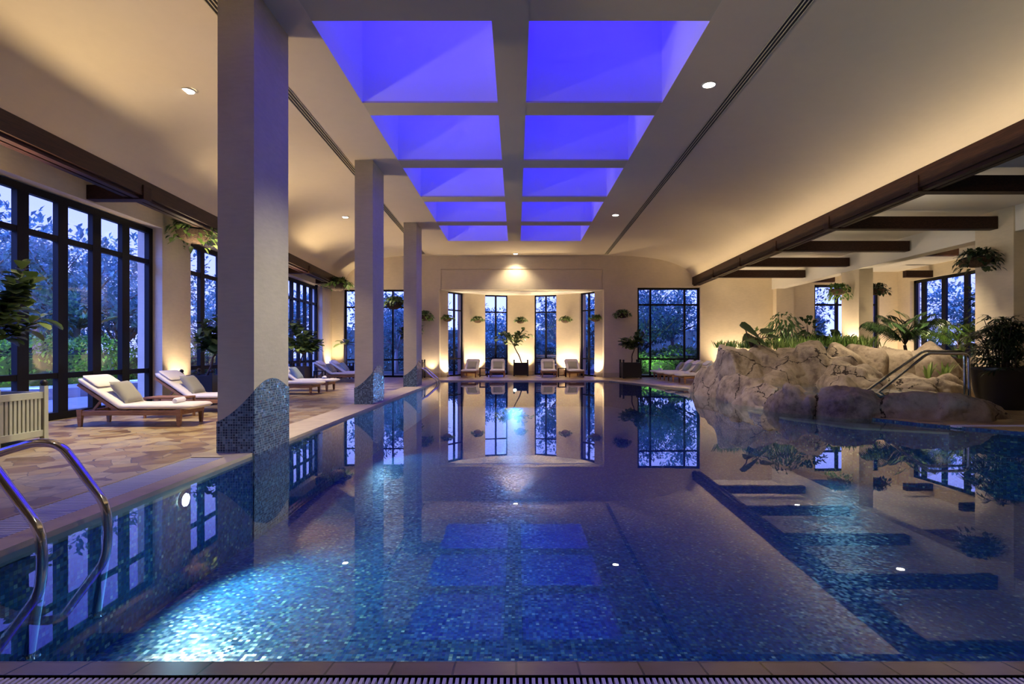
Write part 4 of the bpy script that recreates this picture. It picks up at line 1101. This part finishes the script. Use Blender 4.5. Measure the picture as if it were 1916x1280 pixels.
# ================================================================== garden outside
m = MB()
m.box(-60, -8.4, -30, 80, -.12, -.03); m.box(-8.4, 16.2, 25.6, 80, -.12, -.03); m.box(16.2, 60, -30, 80, -.12, -.03); m.box(-8.4, 16.2, -30, YB, -.12, -.03); m.box(-8.5, 16.3, YB - .1, 25.7, -1.4, -1.3)  # last slab, under the hall, is added to block sky light from below
struct(m, 'ground', M['outbed'], 'garden ground outside the hall', 'ground')
m = MB(); m.box(-10.4, -7.3, -2, 25.0, -.03, -.005); m.prism([(-14.5, 4), (-10.4, 9.5), (-10.4, 11.6), (-15.5, 6.6)], -.03, .0)
m.prism([(-13.5, 9), (-10.4, 13.0), (-10.4, 20), (-11.5, 20), (-11.6, 13.8), (-14.2, 10)], -.03, .22)
struct(fix_normals(m.build('path', M['outstone'])) and m, 'garden_path', M['outstone'], 'pale curving garden path and low kerb outside the glass', 'path')
bpy.data.objects.remove(bpy.data.objects['path'])
def tree_proto(seed, h, r, n, leafmat, bark, lab, loc, group, leafL=.22, trunk_h=None):
    R = random.Random(seed); t = thing('garden_tree', lab, 'tree', loc, 0, group); th = trunk_h or h * .35
    st = MB(); st.tube([(0, 0, 0), (.05, .02, th * .5), (0, 0, th)], [.13, .10, .085], 9); tips = []
    for k in range(9):
        a = 2 * PI * k / 9 + R.uniform(-.4, .4); e = R.uniform(.35, 1.25); L = (h - th) * R.uniform(.55, .95)
        d = Vector((math.cos(a) * math.cos(e), math.sin(a) * math.cos(e), math.sin(e)))
        s0 = Vector((0, 0, th * R.uniform(.75, 1))); m1 = s0 + d * L * .5 + rdir(R) * .15; tp = s0 + d * L + Vector((0, 0, .1))
        st.tube([s0, m1, tp], [.06, .035, .012], 6); tips += [m1, tp, (m1 + tp) / 2]
        for j in range(2):
            q = m1 + rdir(R, -.2, 1) * L * .45; st.tube([m1, (m1 + q) / 2, q], [.022, .015, .006], 5); tips.append(q)
    fo = MB(); C = [(p, R.uniform(.35, .75) * r * .42) for p in tips]
    for i in range(n):
        c, cr = C[i % len(C)]; d = rdir(R); fo.quadleaf(c + d * cr * R.uniform(.4, 1) ** .5, d + rdir(R) * .8, (0, 0, 1), leafL * R.uniform(.7, 1.2), leafL * .5)
    st.build('trunk', bark, t, True); fo.build('foliage', leafmat, t)
    return t
GT = [(-18.2, 20.6, 1.45, 2), (-14.5, 9.0, 1.0, 0), (-16.0, 13.5, 1.15, 1), (-14.2, 17.6, 1.0, 0), (-13.0, 22.2, .95, 2), (-17.5, 24, 1.2, 1), (-12.4, 29, 1.05, 0), (-19.5, 18, 1.3, 1),
    (-7.0, 31.5, 1.05, 1), (-5.9, 26.9, .85, 2), (2.35, 29.0, 1.0, 2), (6.4, 28.4, .95, 1), (9.0, 31.5, 1.1, 0), (13.5, 28.0, .95, 1), (-1.2, 43, 1.1, 1), (6.5, 44, 1.3, 0), (-9, 42, 1.3, 1),
    (20.2, 19.0, 1.0, 1), (21.5, 24.5, 1.1, 0)]
PR = {}
names = {0: ('leafy garden tree with a pale green crown beyond the glass', 'trees'), 1: ('bushy darker garden tree beyond the glass', 'trees'), 2: ('open-crowned garden tree with a pale branching trunk beyond the glass', 'trees')}
for (x, y, s, k) in GT:
    if k not in PR:
        if k == 0: PR[k] = tree_proto(101, 5.6, 2.4, 4200, M['tree'], M['bark'], names[0][0], (x, y, 0), 'pale green garden trees')
        if k == 1: PR[k] = tree_proto(102, 5.2, 2.6, 4600, M['tree2'], M['bark'], names[1][0], (x, y, 0), 'bushy darker garden trees', trunk_h=1.0)
        if k == 2: PR[k] = tree_proto(103, 5.0, 1.9, 2300, M['tree'], M['palebark'], names[2][0], (x, y, 0), 'open-crowned garden trees', trunk_h=1.5)
        o = PR[k]
    else: o = copy_tree(PR[k], (x, y, 0), (x * 7.3 + y * 3.1) % 6.28)
    o.scale = (s,) * 3
    if o is PR[k]: PR_S = s
def hedge(x0, x1, y0, y1, h, n, seed, lab, mat='hedge', L=.13):
    R = random.Random(seed); t = thing('hedge', lab, 'hedge', ((x0 + x1) / 2, (y0 + y1) / 2, -.03)); b = MB(); hx, hy = (x1 - x0) / 2, (y1 - y0) / 2
    c = MB(); c.bevbox(-hx * .9, hx * .9, -hy * .85, hy * .85, 0, h * .9, .1); c.build('inner_growth', M['outbed'], t)
    for i in range(n):
        f = R.random(); u, v, w = R.uniform(-1, 1), R.uniform(-1, 1), R.uniform(.05, 1)
        if f < .35: w = 1
        elif f < .7: u = math.copysign(1, u)
        else: v = math.copysign(1, v)
        hh = h * (1 + .18 * math.sin(u * hx * 2.1 + seed) + .1 * math.sin(v * hy * 3.3))
        p = Vector((u * hx, v * hy, w * hh)) + rdir(R) * .1; b.quadleaf(p, rdir(R, -.2, 1), (0, 0, 1), L * R.uniform(.7, 1.4), L * .6)
    b.build('foliage', M[mat], t)
hedge(-13.6, -12.4, 11.0, 17.3, 1.15, 5200, 1, 'bright clipped hedge beyond the nearest glazed doors')
hedge(-14.4, -13.0, 5.5, 10.4, .95, 3600, 2, 'clipped hedge at the left end of the garden view')
hedge(-13.4, -11.8, 18.0, 24.0, 1.0, 4200, 3, 'long hedge beyond the farther glazed doors', 'hedge')
hedge(-22.5, -21, 4, 27, 2.3, 7000, 4, 'tall dark hedge screening the garden on the left', 'tree2', .2)
hedge(-8.5, 1.2, 30.0, 31.2, 1.7, 5200, 5, 'leafy hedge beyond the left niche windows', 'tree', .17)
hedge(1.6, 4.2, 31.0, 32.0, 1.5, 2200, 6, 'leafy hedge behind the garden bench', 'tree', .17)
hedge(4.6, 10.5, 25.8, 27.0, 1.0, 4200, 7, 'bright shrubs outside the right window', 'hedge', .17)
hedge(11.8, 16.5, 25.8, 26.6, 1.3, 3200, 8, 'dark shrubs outside the aisle window', 'tree2', .17)
hedge(17.2, 18.2, 17, 23, 1.5, 3200, 9, 'shrubs outside the aisle glazing', 'hedge', .17)
hedge(-20, 26, 46, 48, 3.2, 7000, 10, 'distant tall hedge behind all the garden trees', 'tree2', .3)
# bench outside the niche
t = thing('garden_bench', 'dark slatted bench outside the window right of the niche fig', 'bench', (1.75, 27.3, -.03))
b = MB()
for k in range(4): b.box(-.8, .8, -.02, .02, .48 + k * .12, .56 + k * .12)
b.build('backrest', M['outwood'], t)
b = MB()
for k in range(4): b.box(-.8, .8, -.5 + k * .12, -.41 + k * .12, .42, .45)
b.build('seat', M['outwood'], t)
for sx in (-.72, .72):
    for y, h in ((-.45, .42), (.0, .98)):
        b = MB(); b.box(sx - .03, sx + .03, y - .03, y + .03, 0, h); b.build('leg', M['outwood'], t)
t = thing('garden_box', 'pale timber planter box around the trunk outside the nearest doors', 'planter', (-18.2, 20.4, -.03))
b = MB(); b.bevbox(-.5, .5, -.5, .5, 0, .62, .02); b.build('side_panel', M['outbox'], t)
b = MB(); b.bevbox(-.57, .57, -.57, .57, .62, .70, .01); b.build('rim', M['outbox'], t)

# ================================================================== lights
up = uplight
up(-6.95, 11.62, 0, (-7.18, 11.66, 2.2), 210, 'small uplight at the foot of the pier by the second lounger')
up(-7.1, 21.75, 0, (-7.5, 21.8, 2), 220, 'small uplight at the foot of the far left pier')
up(-7.0, 16.65, 0, (-7.32, 16.8, 2), 120, 'small uplight behind the planter past the nearest pillar')
up(-3.42, 22.05, 0, (-3.6, 22.3, 2.2), 65, 'small uplight on the floor right of the farthest pool pillar')
for i, (q, w, lab) in enumerate(((0, 170, 'small uplight at the left end of the niche'), (2, 380, 'small uplight behind the leftmost niche lounger'), (4, 400, 'small uplight behind the niche fig planter'), (6, 380, 'small uplight behind the rightmost niche lounger'), (8, 170, 'small uplight at the right end of the niche'))):
    mid = (Vector(BAY[q]) + Vector(BAY[q + 1])) / 2; dv = (mid - BC).normalized(); p = mid - dv * (.3 if q in (2, 4, 6) else .18)
    up(p.x, p.y, 0, (mid.x - dv.x * .02, mid.y - dv.y * .02, 2.6), w, lab, 112)
up(10.15, 16.95, .9, (10.5, 17.1, 2.6), 140, 'small uplight at the foot of the farther cream pillar')
up(8.8, 21.6, 0, (9.0, 22.3, 2.2), 340, 'small uplight on the end wall behind the rocks', 130)
up(11.6, 15.0, .9, (12.3, 16.0, 2.2), 100, 'small uplight among the lilies below the aisle glazing', 140)
up(7.2, 15.2, .9, (7.8, 15.6, 2.4), 90, 'small uplight among the ferns behind the tall rock', 140)
up(14.6, 20.6, 0, (15.5, 21.8, 2.4), 300, 'small uplight in the aisle corner', 130)
up(9.9, 12.1, 0, (10.4, 12.1, 2.4), 56, 'small uplight at the foot of the nearer cream pillar')
# unseen lamps without fixtures, added to wash the vaults and side ceilings
for y, w in ((1.5, 230), (6.5, 340), (11.55, 330), (16.8, 330), (21.0, 200)):
    spot((wl(y) + .35, y, 2.4), (-4.9, y, 4.9), w, (1, .76, .47), 110, .9, .15)
a_ = area((xr(8) - .26, 7.5, 3.86), (xr(8) - .26, 7.5, 9), 66, (1, .76, .46), .1, 28.0)  # unseen strip added along the right beam to brighten its vault
a_.rotation_euler = (PI, 0, -math.atan(.041))
for x, y, w in ((-2.6, 1.2, 330), (-2.62, 4.6, 300)): spot((x, y, 3.0), (6.4, y + 2.5, 3.6), w, (1, .80, .55), 60, .9, .15)  # unseen warm fill added for the right vault, rock rim and front
for y in (10.3, 13.0, 15.7, 18.3, 20.9): spot((7.4, y, 3.0), (8.9, y, 4.14), 26, (1, .85, .62), 140, .8, .05)
for y in (9, 14, 19): spot((11.4, y, 2.6), (12.6, y, 4.3), 130, (1, .82, .55), 130, .9, .1)
# blue light in the skylight recess
ys = [SK0] + BE + [SK1 + .46 - .46]
lo = [SK0] + [y + .46 for y in BE]; hi = BE + [SK1]
for y0, y1 in zip(lo, hi):
    for x0, x1 in ((SKL, CX0), (CX1, SKR)):
        a_ = area(((x0 + x1) / 2, (y0 + y1) / 2, ZT - .03), ((x0 + x1) / 2, (y0 + y1) / 2, 0), 42 if y0 > 3 else 12, (.030, .012, 1.0), x1 - x0 - .2, y1 - y0 - .2)
# pool lamps
pool_lamp((-2.812, 4.6, -.16), (1, 0, 0), 0, 'lit underwater lamp in the left pool wall near the nearest pillar')
spot((-2.74, 4.6, -.2), (-1.0, 4.3, -.8), 240, (.66, 1.0, .92), 146, .6, .08)
pool_lamp((-2.91, 10.4, -.17), (1, 0, 0), 0, 'lit underwater lamp in the left pool wall before the middle pillar')
spot((-2.74, 10.4, -.2), (-.8, 9.6, -.8), 110, (.45, .75, 1.0), 112, .6, .08)
pool_lamp((-.05, 19.985, -.35), (0, -1, 0), 0, 'underwater lamp in the far pool wall')
spot((-.05, 19.9, -.36), (0, 17, -.9), 300, (.16, .42, 1.0), 120, .6, .08)
pool_lamp((8.985, 3.2, -.35), (-1, 0, 0), 0, 'underwater lamp in the right pool wall')
spot((8.9, 3.2, -.36), (7.0, 4.8, -.95), 330, (.22, .52, 1.0), 92, .6, .08)
spot((5.1, 8.6, -.3), (4.0, 7.2, -.9), 14, (.4, .8, 1.0), 150, .7, .08)
# garden lamps
for loc, tg, w, c in (((-10.7, 12.4, .5), (-12.8, 13.4, .7), 170, (.5, 1.0, .35)), ((-10.7, 15.8, .5), (-12.8, 16.4, .7), 170, (.5, 1.0, .4)), ((-16.6, 19.2, .1), (-18.0, 20.4, 2.0), 160, (.55, .5, 1.0)), ((6.3, 24.6, .3), (6.8, 26.5, 1.4), 160, (.5, 1, .5)), ((17.0, 20.5, .3), (18.3, 20.0, 2), 80, (.6, .9, .7)), ((1.9, 26.0, .1), (2.3, 29, 2.2), 140, (.6, .6, 1.0))):
    spot(loc, tg, w, c, 95, .8, .15)
sun = bpy.data.lights.new('dusk_sky_light', 'SUN'); sun.energy = 12; sun.color = (.13, .24, 1.0); sun.angle = math.radians(60)
so = bpy.data.objects.new('dusk_sky_light', sun); COL.objects.link(so); so.rotation_euler = (math.radians(42), 0, math.radians(-25))

# world: dusk sky, pale near the horizon
w = bpy.data.worlds.new('dusk_sky'); SC.world = w; w.use_nodes = True; nt = w.node_tree; nt.nodes.clear()
tc = nt.nodes.new('ShaderNodeTexCoord'); sp = nt.nodes.new('ShaderNodeSeparateXYZ'); rp = nt.nodes.new('ShaderNodeValToRGB')
bg = nt.nodes.new('ShaderNodeBackground'); ow = nt.nodes.new('ShaderNodeOutputWorld')
nt.links.new(tc.outputs['Generated'], sp.inputs[0]); nt.links.new(sp.outputs[2], rp.inputs[0]); nt.links.new(rp.outputs[0], bg.inputs[0]); nt.links.new(bg.outputs[0], ow.inputs[0])
cr = rp.color_ramp; cr.elements[0].position = 0; cr.elements[0].color = (.31, .37, 1.0, 1); cr.elements[1].position = .75; cr.elements[1].color = (.05, .06, 1.0, 1)
e = cr.elements.new(.22); e.color = (.25, .30, 1.0, 1); e = cr.elements.new(.4); e.color = (.085, .10, 1.0, 1)
bg.inputs[1].default_value = 2.4

# ================================================================== camera
cam = bpy.data.cameras.new('camera'); co = bpy.data.objects.new('camera', cam); COL.objects.link(co)
cam.sensor_width = 36; cam.lens = 36 * FPX / 1916
cam.shift_x = (958 - VX) / 1916; cam.shift_y = (VY - 640) / 1916
co.location = (0, 0, CAMZ); co.rotation_euler = (PI / 2, 0, 0); cam.clip_start = .05; cam.clip_end = 300
SC.camera = co
SC.view_settings.view_transform = 'Standard'; SC.view_settings.look = 'None'; SC.view_settings.gamma = 1; SC.view_settings.use_curve_mapping = False
SC.view_settings.exposure = 0.3
try:
    SC.cycles.use_denoising = True; SC.cycles.max_bounces = 8; SC.cycles.transparent_max_bounces = 12
except Exception: pass
